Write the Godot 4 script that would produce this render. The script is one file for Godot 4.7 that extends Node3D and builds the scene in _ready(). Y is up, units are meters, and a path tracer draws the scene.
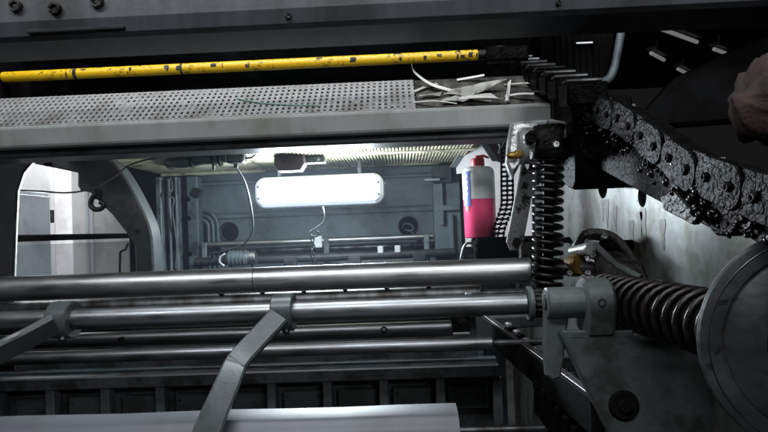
extends Node3D
# Inside the delivery end of an old sheet-fed printing press. Metres, y up, camera looks along -z.
# Everything stands in machine coordinates: rollers lie along x, the side frames stand across x.

# ---------------------------------------------------------------- shape builder
class Shape:
	var st := SurfaceTool.new()
	func _init():
		st.begin(Mesh.PRIMITIVE_TRIANGLES)
	func tri(a: Vector3, b: Vector3, c: Vector3, na: Vector3, nb: Vector3, nc: Vector3):
		var cr := (b - a).cross(c - a)
		if cr.length_squared() < 1e-18: return
		if cr.dot(na + nb + nc) > 0.0:
			var t := b; b = c; c = t
			var n := nb; nb = nc; nc = n
		st.set_normal(na); st.add_vertex(a)
		st.set_normal(nb); st.add_vertex(b)
		st.set_normal(nc); st.add_vertex(c)
	func face(a: Vector3, b: Vector3, c: Vector3, out: Vector3):
		var n := (b - a).cross(c - a).normalized()
		if n.dot(out) < 0.0: n = -n
		tri(a, b, c, n, n, n)
	func quad(a: Vector3, b: Vector3, c: Vector3, d: Vector3, out: Vector3):
		face(a, b, c, out); face(a, c, d, out)
	# chamfered box
	func box(at: Vector3, size: Vector3, ch := 0.002, bs := Basis.IDENTITY) -> Shape:
		var h := size * 0.5
		ch = minf(ch, minf(h.x, minf(h.y, h.z)) * 0.49)
		var p := func(k: int, s: Vector3) -> Vector3:
			var v := Vector3(s.x * (h.x - ch), s.y * (h.y - ch), s.z * (h.z - ch))
			v[k] = s[k] * h[k]
			return at + bs * v
		for k in 3:
			var i := (k + 1) % 3
			var j := (k + 2) % 3
			for s in [-1.0, 1.0]:
				var q := []
				for ij in [[-1, -1], [1, -1], [1, 1], [-1, 1]]:
					var sg := Vector3.ZERO
					sg[k] = s; sg[i] = ij[0]; sg[j] = ij[1]
					q.append(p.call(k, sg))
				var out := Vector3.ZERO
				out[k] = s
				quad(q[0], q[1], q[2], q[3], bs * out)
				for s2 in [-1.0, 1.0]:
					var o2 := Vector3.ZERO
					o2[k] = s; o2[i] = s2
					var a := o2; a[j] = -1.0
					var b := o2; b[j] = 1.0
					quad(p.call(k, a), p.call(k, b), p.call(i, b), p.call(i, a), bs * o2)
		for x in [-1.0, 1.0]:
			for y in [-1.0, 1.0]:
				for z in [-1.0, 1.0]:
					var s := Vector3(x, y, z)
					face(p.call(0, s), p.call(1, s), p.call(2, s), bs * s)
		return self
	# round bar along a path
	func tube(path: Array, r, seg := 12, caps := true) -> Shape:
		var n := path.size()
		var rings := []
		var up := Vector3.UP
		for i in n:
			var t: Vector3 = (path[mini(i + 1, n - 1)] - path[maxi(i - 1, 0)]).normalized()
			if i == 0:
				up = Vector3.UP if absf(t.y) < 0.9 else Vector3.RIGHT
			var u := (up - t * up.dot(t)).normalized()
			up = u
			var w := t.cross(u)
			var ring := []
			var rr: float = r[mini(i, r.size() - 1)] if r is Array else r
			for k in seg:
				var a := TAU * k / seg
				var d := u * cos(a) + w * sin(a)
				ring.append([path[i] + d * rr, d])
			rings.append(ring)
		for i in n - 1:
			for k in seg:
				var a = rings[i][k]
				var b = rings[i][(k + 1) % seg]
				var c = rings[i + 1][(k + 1) % seg]
				var d = rings[i + 1][k]
				tri(a[0], b[0], c[0], a[1], b[1], c[1])
				tri(a[0], c[0], d[0], a[1], c[1], d[1])
		if caps:
			for e in [0, n - 1]:
				var out: Vector3 = (path[0] - path[1]) if e == 0 else (path[n - 1] - path[n - 2])
				for k in seg:
					face(path[e], rings[e][k][0], rings[e][(k + 1) % seg][0], out)
		return self
	# profile of [radius, height] turned about the local y axis of xf
	func lathe(profile: Array, xf: Transform3D, seg := 28, smooth_deg := 35.0) -> Shape:
		var m := profile.size()
		var sn := []
		for i in m - 1:
			var d := Vector2(profile[i + 1][0] - profile[i][0], profile[i + 1][1] - profile[i][1])
			sn.append(Vector2(d.y, -d.x).normalized())
		for i in m - 1:
			var n0: Vector2 = sn[i]
			var n1: Vector2 = sn[i]
			if i > 0 and absf(n0.angle_to(sn[i - 1])) < deg_to_rad(smooth_deg): n0 = (n0 + sn[i - 1]).normalized()
			if i < m - 2 and absf(n1.angle_to(sn[i + 1])) < deg_to_rad(smooth_deg): n1 = (n1 + sn[i + 1]).normalized()
			for k in seg:
				var a := TAU * k / seg
				var b := TAU * (k + 1) / seg
				var da := Vector3(cos(a), 0, sin(a))
				var db := Vector3(cos(b), 0, sin(b))
				var up := Vector3.UP
				var p := [da * profile[i][0] + up * profile[i][1], db * profile[i][0] + up * profile[i][1], db * profile[i + 1][0] + up * profile[i + 1][1], da * profile[i + 1][0] + up * profile[i + 1][1]]
				var nn := [da * n0.x + up * n0.y, db * n0.x + up * n0.y, db * n1.x + up * n1.y, da * n1.x + up * n1.y]
				for q in 4:
					p[q] = xf * p[q]
					nn[q] = (xf.basis * nn[q]).normalized()
				tri(p[0], p[1], p[2], nn[0], nn[1], nn[2])
				tri(p[0], p[2], p[3], nn[0], nn[2], nn[3])
		return self
	# outline in the local xy plane pushed along local +z, edges chamfered
	func prism(poly: PackedVector2Array, depth: float, xf := Transform3D.IDENTITY, ch := 0.002) -> Shape:
		if Geometry2D.is_polygon_clockwise(poly): poly.reverse()
		var n := poly.size()
		var inner := PackedVector2Array()
		for i in n:
			var e0 := (poly[i] - poly[(i + n - 1) % n]).normalized()
			var e1 := (poly[(i + 1) % n] - poly[i]).normalized()
			var a := Vector2(-e0.y, e0.x)
			var b := Vector2(-e1.y, e1.x)
			var m := a + b
			inner.append(poly[i] + m * (ch / maxf(0.35, m.dot(a))))
		var at := func(v: Vector2, z: float) -> Vector3: return xf * Vector3(v.x, v.y, z)
		for side in [0, 1]:
			var zz := 0.0 if side == 0 else depth
			var out := xf.basis * Vector3(0, 0, -1 if side == 0 else 1)
			var ix := Geometry2D.triangulate_polygon(inner)
			for k in range(0, ix.size(), 3):
				face(at.call(inner[ix[k]], zz), at.call(inner[ix[k + 1]], zz), at.call(inner[ix[k + 2]], zz), out)
			var zi := ch if side == 0 else depth - ch
			for i in n:
				var j := (i + 1) % n
				var e := poly[j] - poly[i]
				var o := xf.basis * Vector3(e.y, -e.x, 0).normalized()
				quad(at.call(inner[i], zz), at.call(inner[j], zz), at.call(poly[j], zi), at.call(poly[i], zi), out + o)
		for i in n:
			var j := (i + 1) % n
			var e := poly[j] - poly[i]
			var o := xf.basis * Vector3(e.y, -e.x, 0).normalized()
			quad(at.call(poly[i], ch), at.call(poly[j], ch), at.call(poly[j], depth - ch), at.call(poly[i], depth - ch), o)
		return self
	# flat bar of rectangular section along a path; side = direction of its width
	func strap(path: Array, side: Vector3, width: float, thick: float, ch := 0.002) -> Shape:
		var n := path.size()
		var rings := []
		var frames_ := []
		for i in n:
			var t: Vector3 = (path[mini(i + 1, n - 1)] - path[maxi(i - 1, 0)]).normalized()
			var s := (side - t * side.dot(t)).normalized()
			var u := t.cross(s).normalized()
			frames_.append([s, u])
			var w := width * 0.5
			var h := thick * 0.5
			var ring := []
			for c in [[w - ch, h], [w, h - ch], [w, -h + ch], [w - ch, -h], [-w + ch, -h], [-w, -h + ch], [-w, h - ch], [-w + ch, h]]:
				ring.append(path[i] + s * c[0] + u * c[1])
			rings.append(ring)
		var dirs := [Vector2(1, 1), Vector2(1, 0), Vector2(1, -1), Vector2(0, -1), Vector2(-1, -1), Vector2(-1, 0), Vector2(-1, 1), Vector2(0, 1)]
		for i in n - 1:
			for k in 8:
				var n0: Vector3 = (frames_[i][0] * dirs[k].x + frames_[i][1] * dirs[k].y).normalized()
				var n1: Vector3 = (frames_[i + 1][0] * dirs[k].x + frames_[i + 1][1] * dirs[k].y).normalized()
				tri(rings[i][k], rings[i][(k + 1) % 8], rings[i + 1][(k + 1) % 8], n0, n0, n1)
				tri(rings[i][k], rings[i + 1][(k + 1) % 8], rings[i + 1][k], n0, n1, n1)
		for e in [0, n - 1]:
			var out: Vector3 = (path[0] - path[1]) if e == 0 else (path[n - 1] - path[n - 2])
			for k in range(1, 7): face(rings[e][0], rings[e][k], rings[e][k + 1], out)
		return self
	# sheet given as rows of points
	func sheet(rows: Array, thick: float) -> Shape:
		var m := rows.size()
		var n: int = rows[0].size()
		var nm := []
		for i in m:
			var line := []
			for j in n:
				var a: Vector3 = rows[mini(i + 1, m - 1)][j] - rows[maxi(i - 1, 0)][j]
				var b: Vector3 = rows[i][mini(j + 1, n - 1)] - rows[i][maxi(j - 1, 0)]
				line.append(a.cross(b).normalized())
			nm.append(line)
		for s in [1.0, -1.0]:
			for i in m - 1:
				for j in n - 1:
					var q := [[i, j], [i, j + 1], [i + 1, j + 1], [i + 1, j]]
					var p := []
					var k := []
					for c in q:
						p.append(rows[c[0]][c[1]] + nm[c[0]][c[1]] * thick * 0.5 * s)
						k.append(nm[c[0]][c[1]] * s)
					tri(p[0], p[1], p[2], k[0], k[1], k[2])
					tri(p[0], p[2], p[3], k[0], k[2], k[3])
		for i in m - 1:
			for j in [0, n - 1]:
				var d0: Vector3 = nm[i][j] * thick * 0.5
				var d1: Vector3 = nm[i + 1][j] * thick * 0.5
				quad(rows[i][j] + d0, rows[i + 1][j] + d1, rows[i + 1][j] - d1, rows[i][j] - d0, rows[i][j] - rows[i][n / 2])
		for j in n - 1:
			for i in [0, m - 1]:
				var d0: Vector3 = nm[i][j] * thick * 0.5
				var d1: Vector3 = nm[i][j + 1] * thick * 0.5
				quad(rows[i][j] + d0, rows[i][j + 1] + d1, rows[i][j + 1] - d1, rows[i][j] - d0, rows[i][j] - rows[m / 2][j])
		return self

# ---------------------------------------------------------------- small helpers
var used := {}
var M := {}
var T := {}

func numbered(called: String) -> String:
	var n: int = used.get(called, 0)
	used[called] = n + 1
	return called if n == 0 else "%s_%03d" % [called, n]

func thing(called: String, label: String, category: String, at := Vector3.ZERO, group := "") -> Node3D:
	var o := Node3D.new()
	o.name = numbered(called)
	add_child(o)
	o.position = at
	o.set_meta("label", label)
	o.set_meta("category", category)
	if group != "": o.set_meta("group", group)
	return o

# one named mesh; shapes are given in scene coordinates, a parent that stands elsewhere is taken off again
func part(called: String, s: Shape, m: Material, parent: Node3D = self) -> MeshInstance3D:
	var o := MeshInstance3D.new()
	o.mesh = s.st.commit()
	o.material_override = m
	o.cast_shadow = GeometryInstance3D.SHADOW_CASTING_SETTING_ON
	o.name = called
	parent.add_child(o, true)
	var off := Vector3.ZERO
	var q: Node = parent
	while q != self and q is Node3D:
		off += (q as Node3D).position
		q = q.get_parent()
	o.position = -off
	return o

func single(called: String, s: Shape, m: Material, label: String, category: String, group := "") -> MeshInstance3D:
	var o := part(numbered(called), s, m)
	o.set_meta("label", label)
	o.set_meta("category", category)
	if group != "": o.set_meta("group", group)
	return o

func structure(called: String, s: Shape, m: Material, label := "") -> MeshInstance3D:
	var o := part(numbered(called), s, m)
	o.set_meta("kind", "structure")
	if label != "": o.set_meta("label", label)
	return o

func S() -> Shape: return Shape.new()
func V(x: float, y: float, z: float) -> Vector3: return Vector3(x, y, z)

# transform that turns the local y axis to the given direction
func along(at: Vector3, dir: Vector3) -> Transform3D:
	var y := dir.normalized()
	var x := (Vector3.RIGHT if absf(y.x) < 0.9 else Vector3.FORWARD)
	x = (x - y * x.dot(y)).normalized()
	return Transform3D(Basis(x, y, x.cross(y)), at)

# outline given as (z, y) pairs, pushed along +x from x
func across(x: float) -> Transform3D:
	return Transform3D(Basis(V(0, 0, 1), V(0, 1, 0), V(1, 0, 0)), V(x, 0, 0))

func smooth_path(pts: Array, per := 8) -> Array:
	var r := []
	var n := pts.size()
	for i in n - 1:
		for k in per:
			r.append(pts[i].cubic_interpolate(pts[i + 1], pts[maxi(i - 1, 0)], pts[mini(i + 2, n - 1)], float(k) / per))
	r.append(pts[n - 1])
	return r

func rod(a: Vector3, b: Vector3, r: float, ch := 0.002, seg := 28) -> Shape:
	var h := a.distance_to(b)
	return S().lathe([[0.0, 0.0], [r - ch, 0.0], [r, ch], [r, h - ch], [r - ch, h], [0.0, h]], along(a, b - a), seg)

func bolt_shape(at: Vector3, dir: Vector3, r: float, h: float) -> Shape:
	return S().lathe([[0.0, h * 0.55], [r * 0.5, h * 0.55], [r * 0.55, h], [r * 0.9, h], [r, h * 0.8], [r, -0.003]], along(at, dir), 6 if r < 0.004 else 18)

func coil(a: Vector3, b: Vector3, r0: float, r1: float, turns: float, wire: float, seg := 9) -> Shape:
	var xf := along(a, b - a)
	var h := a.distance_to(b)
	var path := []
	var n := int(turns * 20)
	for i in n + 1:
		var t := float(i) / n
		# closed end coils, open in between
		var e := 0.06
		var y := h * (lerpf(t, smoothstep(0.0, 1.0, t), 0.15))
		var rr := lerpf(r0, r1, t)
		path.append(xf * V(cos(t * turns * TAU) * rr, y, sin(t * turns * TAU) * rr))
	return S().tube(path, wire, seg)

# ---------------------------------------------------------------- textures and materials
func noise(seed_: int, freq: float, type := FastNoiseLite.TYPE_SIMPLEX_SMOOTH, oct := 5) -> FastNoiseLite:
	var n := FastNoiseLite.new()
	n.seed = seed_
	n.noise_type = type
	n.frequency = freq
	n.fractal_type = FastNoiseLite.FRACTAL_FBM
	n.fractal_octaves = oct
	return n

func grey(n: FastNoiseLite, w := 256, h := 256) -> Image:
	var i := n.get_seamless_image(w, h, false, false, 0.2, true)
	i.convert(Image.FORMAT_L8)
	return i

# paint with dirt: base colour, dirt colour where a blotchy noise exceeds a limit, fine mottling over all
func dirty(seed_: int, base: Color, dirt: Color, limit: float, soft: float, mottle: float, stretch := Vector2i(256, 256), specks := 0.0, speck_col := Color(0.03, 0.028, 0.025)) -> ImageTexture:
	var w := 256
	var a := grey(noise(seed_, 0.012), stretch.x, stretch.y); a.resize(w, w, Image.INTERPOLATE_CUBIC)
	var b := grey(noise(seed_ + 7, 0.06, FastNoiseLite.TYPE_SIMPLEX_SMOOTH, 4), stretch.x, stretch.y); b.resize(w, w, Image.INTERPOLATE_CUBIC)
	var c := grey(noise(seed_ + 13, 0.11, FastNoiseLite.TYPE_VALUE_CUBIC, 2))
	var img := Image.create(w, w, true, Image.FORMAT_RGB8)
	for y in w:
		for x in w:
			var v := a.get_pixel(x, y).r * 0.7 + b.get_pixel(x, y).r * 0.3
			var k := smoothstep(limit - soft, limit + soft, v)
			var col := base.lerp(dirt, k)
			var f := 1.0 + mottle * (b.get_pixel(x, y).r - 0.5) * 2.0
			if specks > 0.0 and c.get_pixel(x, y).r > 1.0 - specks: col = col.lerp(speck_col, 0.75)
			img.set_pixel(x, y, Color(clampf(col.r * f, 0, 1), clampf(col.g * f, 0, 1), clampf(col.b * f, 0, 1)))
	img.generate_mipmaps()
	return ImageTexture.create_from_image(img)

func bumps(seed_: int, freq: float, strength: float, oct := 4, type := FastNoiseLite.TYPE_SIMPLEX_SMOOTH) -> ImageTexture:
	var i := grey(noise(seed_, freq, type, oct))
	i.convert(Image.FORMAT_RGBA8)
	i.bump_map_to_normal_map(strength)
	i.generate_mipmaps()
	return ImageTexture.create_from_image(i)

func mat(tex: Texture2D, rough: float, metal := 0.0, scale := 2.0, nrm: Texture2D = null, nscale := 0.4) -> StandardMaterial3D:
	var m := StandardMaterial3D.new()
	m.albedo_texture = tex
	m.roughness = rough
	m.metallic = metal
	m.uv1_triplanar = true
	m.uv1_world_triplanar = true
	m.uv1_scale = Vector3.ONE * scale
	if nrm:
		m.normal_enabled = true
		m.normal_texture = nrm
		m.normal_scale = nscale
	return m

func plain(c: Color, rough: float, metal := 0.0) -> StandardMaterial3D:
	var m := StandardMaterial3D.new()
	m.albedo_color = c
	m.roughness = rough
	m.metallic = metal
	return m

func glow(c: Color, e: float) -> StandardMaterial3D:
	var m := StandardMaterial3D.new()
	m.albedo_color = Color(0.9, 0.9, 0.9)
	m.roughness = 0.4
	m.emission_enabled = true
	m.emission = c
	m.emission_energy_multiplier = e
	return m

func make_materials():
	var fine := bumps(3, 0.09, 3.0)
	var coarse := bumps(5, 0.03, 5.0)
	var oil := bumps(9, 0.05, 14.0, 5)
	var cast := bumps(11, 0.14, 5.0, 3)
	# rolled / ground steel
	M.steel = mat(dirty(21, Color(0.74, 0.745, 0.75), Color(0.67, 0.67, 0.67), 0.60, 0.14, 0.035, Vector2i(64, 256), 0.02), 0.40, 1.0, 3.0, fine, 0.03)
	M.steel_worn = mat(dirty(62, Color(0.54, 0.55, 0.56), Color(0.45, 0.45, 0.45), 0.58, 0.14, 0.05, Vector2i(64, 256), 0.03), 0.44, 1.0, 3.0, fine, 0.03)
	for key in ["steel", "steel_worn"]:
		var ri := grey(noise(71, 0.05, FastNoiseLite.TYPE_SIMPLEX_SMOOTH, 5), 64, 256); ri.resize(256, 256, Image.INTERPOLATE_CUBIC); ri.convert(Image.FORMAT_RGB8); ri.adjust_bcs(1.0, 0.28, 1.0)
		M[key].roughness_texture = ImageTexture.create_from_image(ri)
		M[key].roughness = 0.80
	M.steel_dull = mat(dirty(22, Color(0.42, 0.43, 0.44), Color(0.22, 0.21, 0.20), 0.55, 0.16, 0.2, Vector2i(256, 64), 0.08), 0.45, 0.9, 3.0, fine, 0.06)
	# machine paint
	M.paint = mat(dirty(31, Color(0.36, 0.41, 0.435), Color(0.21, 0.23, 0.24), 0.60, 0.12, 0.10, Vector2i(256, 256), 0.06), 0.45, 0.0, 2.0, fine, 0.04)
	M.paint_light = mat(dirty(32, Color(0.50, 0.55, 0.56), Color(0.30, 0.32, 0.32), 0.62, 0.12, 0.08, Vector2i(256, 256), 0.05), 0.42, 0.0, 2.0, fine, 0.04)
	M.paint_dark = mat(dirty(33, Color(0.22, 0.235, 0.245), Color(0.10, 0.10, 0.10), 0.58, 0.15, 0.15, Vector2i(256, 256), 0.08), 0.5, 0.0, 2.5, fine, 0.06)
	M.beam = mat(dirty(34, Color(0.245, 0.258, 0.28), Color(0.17, 0.17, 0.175), 0.56, 0.13, 0.16, Vector2i(256, 64), 0.05), 0.5, 0.0, 2.0, fine, 0.04)
	M.lip = mat(dirty(35, Color(0.66, 0.67, 0.665), Color(0.57, 0.57, 0.54), 0.64, 0.13, 0.04, Vector2i(256, 96), 0.03), 0.42, 0.0, 1.6, fine, 0.03)
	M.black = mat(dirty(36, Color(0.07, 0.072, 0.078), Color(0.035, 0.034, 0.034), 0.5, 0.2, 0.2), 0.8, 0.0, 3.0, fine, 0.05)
	M.black.metallic_specular = 0.18
	M.oily = mat(dirty(37, Color(0.055, 0.055, 0.058), Color(0.02, 0.02, 0.02), 0.5, 0.12, 0.3), 0.42, 0.0, 7.0, oil, 0.26)
	M.oily.metallic_specular = 0.13
	M.grease = mat(dirty(63, Color(0.06, 0.06, 0.06), Color(0.02, 0.02, 0.02), 0.5, 0.12, 0.3), 0.24, 0.0, 10.0, oil, 0.1)
	M.grease.metallic_specular = 0.4
	M.oil_stain = mat(dirty(64, Color(0.29, 0.285, 0.245), Color(0.20, 0.195, 0.16), 0.5, 0.15, 0.2), 0.35, 0.1, 9.0)
	M.greasy = mat(dirty(38, Color(0.20, 0.20, 0.19), Color(0.06, 0.055, 0.05), 0.5, 0.14, 0.3), 0.40, 0.1, 7.0, oil, 0.3)
	M.greasy.metallic_specular = 0.3
	M.spring = mat(dirty(39, Color(0.09, 0.09, 0.095), Color(0.04, 0.04, 0.04), 0.5, 0.15, 0.3), 0.32, 0.3, 8.0, fine, 0.3)
	M.rust = mat(dirty(40, Color(0.155, 0.12, 0.115), Color(0.08, 0.06, 0.058), 0.5, 0.15, 0.25), 0.38, 0.45, 8.0, fine, 0.3)
	M.plate = mat(dirty(41, Color(0.39, 0.405, 0.40), Color(0.26, 0.26, 0.225), 0.58, 0.15, 0.10, Vector2i(256, 256), 0.10), 0.38, 0.5, 3.2, coarse, 0.03)
	M.casting = mat(dirty(42, Color(0.30, 0.325, 0.325), Color(0.20, 0.21, 0.205), 0.60, 0.14, 0.10, Vector2i(256, 256), 0.08), 0.45, 0.1, 3.0, cast, 0.05)
	M.lever = mat(dirty(61, Color(0.28, 0.305, 0.31), Color(0.20, 0.215, 0.215), 0.60, 0.12, 0.08, Vector2i(256, 256), 0.06), 0.36, 0.3, 4.0, cast, 0.03)
	M.disc = mat(dirty(58, Color(0.27, 0.275, 0.285), Color(0.17, 0.17, 0.17), 0.54, 0.14, 0.25, Vector2i(256, 256), 0.14), 0.42, 0.35, 3.0, cast, 0.05)
	M.silver = mat(dirty(43, Color(0.66, 0.67, 0.67), Color(0.22, 0.21, 0.20), 0.62, 0.07, 0.15, Vector2i(256, 256), 0.10), 0.3, 0.5, 6.0, coarse, 0.2)
	M.tread = mat(dirty(44, Color(0.65, 0.655, 0.66), Color(0.54, 0.53, 0.52), 0.64, 0.12, 0.1), 0.35, 0.25, 3.0, fine, 0.04)
	M.tread_dirty = mat(dirty(45, Color(0.30, 0.30, 0.28), Color(0.12, 0.115, 0.10), 0.5, 0.12, 0.3, Vector2i(256, 256), 0.15), 0.6, 0.1, 6.0, coarse, 0.6)
	M.arm = mat(dirty(59, Color(0.24, 0.26, 0.265), Color(0.17, 0.18, 0.18), 0.60, 0.13, 0.08), 0.5, 0.0, 2.0, fine, 0.04)
	M.under = mat(dirty(52, Color(0.56, 0.555, 0.54), Color(0.42, 0.41, 0.40), 0.55, 0.12, 0.15), 0.6, 0.1, 5.0)
	M.yellow = mat(dirty(46, Color(0.90, 0.72, 0.08), Color(0.50, 0.38, 0.06), 0.62, 0.06, 0.06, Vector2i(256, 256), 0.22, Color(0.16, 0.13, 0.05)), 0.4, 0.0, 6.0, fine, 0.04)
	M.grille = mat(dirty(47, Color(0.74, 0.73, 0.63), Color(0.45, 0.43, 0.34), 0.64, 0.12, 0.06), 0.45, 0.0, 3.0)
	M.wall = mat(dirty(48, Color(0.80, 0.795, 0.795), Color(0.70, 0.69, 0.69), 0.62, 0.15, 0.03), 0.7, 0.0, 0.8)
	M.cabinet = mat(dirty(49, Color(0.60, 0.62, 0.64), Color(0.50, 0.51, 0.52), 0.62, 0.15, 0.04), 0.5, 0.0, 1.0)
	M.back = mat(dirty(50, Color(0.385, 0.435, 0.465), Color(0.30, 0.34, 0.36), 0.64, 0.14, 0.08, Vector2i(256, 256), 0.05), 0.5, 0.0, 1.6, fine, 0.04)
	M.floor = mat(dirty(51, Color(0.20, 0.20, 0.195), Color(0.12, 0.115, 0.11), 0.55, 0.15, 0.15), 0.7, 0.0, 1.0)
	M.sheet = mat(dirty(53, Color(0.32, 0.33, 0.35), Color(0.27, 0.28, 0.295), 0.62, 0.14, 0.05, Vector2i(256, 64), 0.02), 0.5, 0.15, 1.5, coarse, 0.02)
	M.rag = mat(dirty(54, Color(0.20, 0.125, 0.10), Color(0.11, 0.07, 0.055), 0.52, 0.12, 0.2), 0.9, 0.0, 6.0, fine, 0.5)
	M.paper = mat(dirty(55, Color(0.66, 0.66, 0.63), Color(0.40, 0.39, 0.35), 0.62, 0.1, 0.08), 0.75, 0.0, 6.0, coarse, 0.3)
	M.paper_white = plain(Color(0.82, 0.82, 0.80), 0.7)
	M.rubber = plain(Color(0.055, 0.055, 0.06), 0.5)
	M.cable = plain(Color(0.42, 0.44, 0.45), 0.5)
	M.cord = plain(Color(0.24, 0.25, 0.26), 0.6)
	M.hole = plain(Color(0.03, 0.03, 0.033), 0.8)
	M.brass = mat(dirty(56, Color(0.62, 0.50, 0.24), Color(0.30, 0.22, 0.10), 0.55, 0.12, 0.2), 0.4, 0.6, 10.0)
	M.maroon = mat(dirty(57, Color(0.24, 0.125, 0.145), Color(0.16, 0.085, 0.095), 0.55, 0.14, 0.1), 0.5, 0.0, 4.0)
	M.red = plain(Color(0.70, 0.17, 0.23), 0.4)
	M.blue = plain(Color(0.10, 0.25, 0.62), 0.45)
	M.milky = plain(Color(0.86, 0.87, 0.88), 0.35)
	M.milky.backlight = Color(0.7, 0.7, 0.72)
	M.pink = plain(Color(0.95, 0.33, 0.52), 0.2)
	M.pink.backlight = Color(0.98, 0.30, 0.55)
	M.pink.subsurf_scatter_enabled = true
	M.pink.subsurf_scatter_strength = 0.3
	M.tube_glow = glow(Color(0.86, 0.94, 1.0), 0.8)
	M.tube_core = glow(Color(0.93, 0.98, 1.0), 4.0)
	M.end_cap = glow(Color(0.80, 0.88, 0.95), 0.25)
	M.tube_far = glow(Color(0.97, 0.96, 0.95), 0.13)
	M.tube_hall = glow(Color(1.0, 0.97, 0.94), 3.0)
	M.clear = plain(Color(0.92, 0.95, 1.0, 0.12), 0.05)
	M.clear.transparency = BaseMaterial3D.TRANSPARENCY_ALPHA

# ---------------------------------------------------------------- the scene
func _ready():
	# camera
	var cam := Camera3D.new()
	cam.name = "camera"
	cam.position = V(0, 1.0, 0)
	cam.rotation_degrees = V(1.35, 1.7, -2.2)
	cam.fov = 40.03
	cam.near = 0.02
	cam.far = 60.0
	add_child(cam)
	cam.current = true
	# environment: no sky, the hall is dark beyond its lamps
	var we := WorldEnvironment.new()
	we.name = "environment"
	var env := Environment.new()
	env.background_mode = Environment.BG_COLOR
	env.background_color = Color(0.085, 0.083, 0.088)
	env.tonemap_mode = Environment.TONE_MAPPER_LINEAR
	env.tonemap_exposure = 1.0
	env.volumetric_fog_enabled = true
	env.volumetric_fog_density = 0.0
	env.sdfgi_enabled = true
	env.ssao_enabled = true
	env.ssil_enabled = true
	we.environment = env
	add_child(we)
	make_materials()
	hall_lamp("hall_lamp", V(-0.40, 2.75, -0.95), 1.2, 0.16, 2.6, "ceiling lamp of the hall above the open press", Vector3.DOWN)
	hall_lamp("hall_lamp", V(-0.85, 2.90, 0.70), 3.2, 0.30, 6.5, "long row of tubes on the hall ceiling above the camera", V(0, -1, -0.5))
	hall_lamp("hall_lamp", V(1.45, 2.10, 2.20), 1.5, 0.30, 4.2, "long hall lamp behind the camera, turned to the press", V(-0.52, -0.28, -1))
	hall_lamp("hall_lamp", V(-1.42, 2.6, -2.6), 1.2, 0.16, 10.0, "ceiling lamp of the hall over the white wall", Vector3.DOWN)
	setting()
	frames()
	top_beam()
	tray()
	far_ceiling()
	work_lamp()
	back_end()
	left_end()
	rollers()
	bottom()
	bottle_corner()
	right_side()
	hall_far()

func area(at: Vector3, dir: Vector3, size: Vector2, energy: float, col: Color, parent: Node3D) -> AreaLight3D:
	var l := AreaLight3D.new()
	l.name = "lamp_light"
	l.area_size = size
	l.light_energy = energy
	l.light_color = col
	l.area_range = 12.0
	l.area_attenuation = 2.0
	l.shadow_enabled = true
	parent.add_child(l, true)
	var up := Vector3.UP if absf(dir.y) < 0.9 else Vector3.FORWARD
	l.global_transform = Transform3D(Basis.looking_at(dir, up), at)
	return l

func hall_lamp(called: String, at: Vector3, length: float, width: float, energy: float, label: String, dir: Vector3):
	var t := thing(called, label, "lamp", at, "hall ceiling lamps")
	dir = dir.normalized()
	var bs := Basis.looking_at(dir, Vector3.UP if absf(dir.y) < 0.9 else Vector3.FORWARD)
	part("housing", S().box(at - dir * 0.045, V(length, width, 0.05), 0.006, bs), M.paint_light, t)
	part("tube", rod(at - bs.x * (length / 2 - 0.02), at + bs.x * (length / 2 - 0.02), 0.013), M.tube_hall, t)
	for s in [-0.4, 0.4]:
		var q: Vector3 = at - dir * 0.05 + bs.x * length * s
		part("hanger", S().tube([q, V(q.x, 3.21, q.z)], 0.006), M.paint, t)
	area(at + dir * 0.02, dir, Vector2(length, width), energy, Color(0.97, 0.985, 1.0), t)

# ---------------------------------------------------------------- hall round the press
func setting():
	structure("floor", S().box(V(1.0, -0.05, -3.5), V(9.0, 0.1, 13.0)), M.floor)
	structure("ceiling", S().box(V(1.0, 3.25, -3.5), V(9.0, 0.1, 13.0)), M.black)
	structure("wall", S().box(V(-1.99, 1.6, -4.0), V(0.1, 3.2, 7.0)), M.wall, "white wall of the hall behind the opening")
	# pilaster on that wall
	structure("wall_pillar", S().box(V(-1.89, 1.6, -3.33), V(0.1, 3.2, 0.15), 0.006), M.wall)
	var c := thing("cabinet", "grey steel cabinet against the white wall outside the opening", "cabinet", V(-1.75, 0, -2.80))
	part("case", S().box(V(-1.77, 0.615, -2.40), V(0.32, 1.23, 0.53), 0.006), M.cabinet, c)
	part("door", S().box(V(-1.60, 0.63, -2.40), V(0.02, 1.16, 0.48), 0.004), M.cabinet, c)
	for y in [1.12, 0.7]:
		part("hinge", rod(V(-1.585, y - 0.03, -2.645), V(-1.585, y + 0.03, -2.645), 0.008), M.steel_dull, c)
	part("handle", S().box(V(-1.58, 0.85, -2.2), V(0.03, 0.12, 0.02), 0.004), M.rubber, c)
	single("wall_conduit", rod(V(-1.925, 0.0, -3.62), V(-1.925, 3.2, -3.62), 0.014), M.cabinet, "thin grey conduit running up the white wall outside", "conduit")
	# guard rail outside the press, standing on two posts
	var g := thing("guard_rail", "thin dark guard rail running outside the bright opening", "rail", V(-1.2, 0, -2.2))
	part("bar", S().box(V(-1.2, 1.018, -2.2), V(0.02, 0.022, 1.6), 0.003), M.black, g)
	for z in [-1.45, -2.95]:
		part("post", S().box(V(-1.2, 0.503, z), V(0.03, 1.006, 0.03), 0.003), M.black, g)
	part("panel", S().box(V(-1.2, 0.52, -2.2), V(0.006, 0.95, 1.44), 0.001), pane(), g)

func pane() -> StandardMaterial3D:
	var m := plain(Color(0.55, 0.6, 0.62, 0.22), 0.06)
	m.transparency = BaseMaterial3D.TRANSPARENCY_ALPHA
	return m

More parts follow.
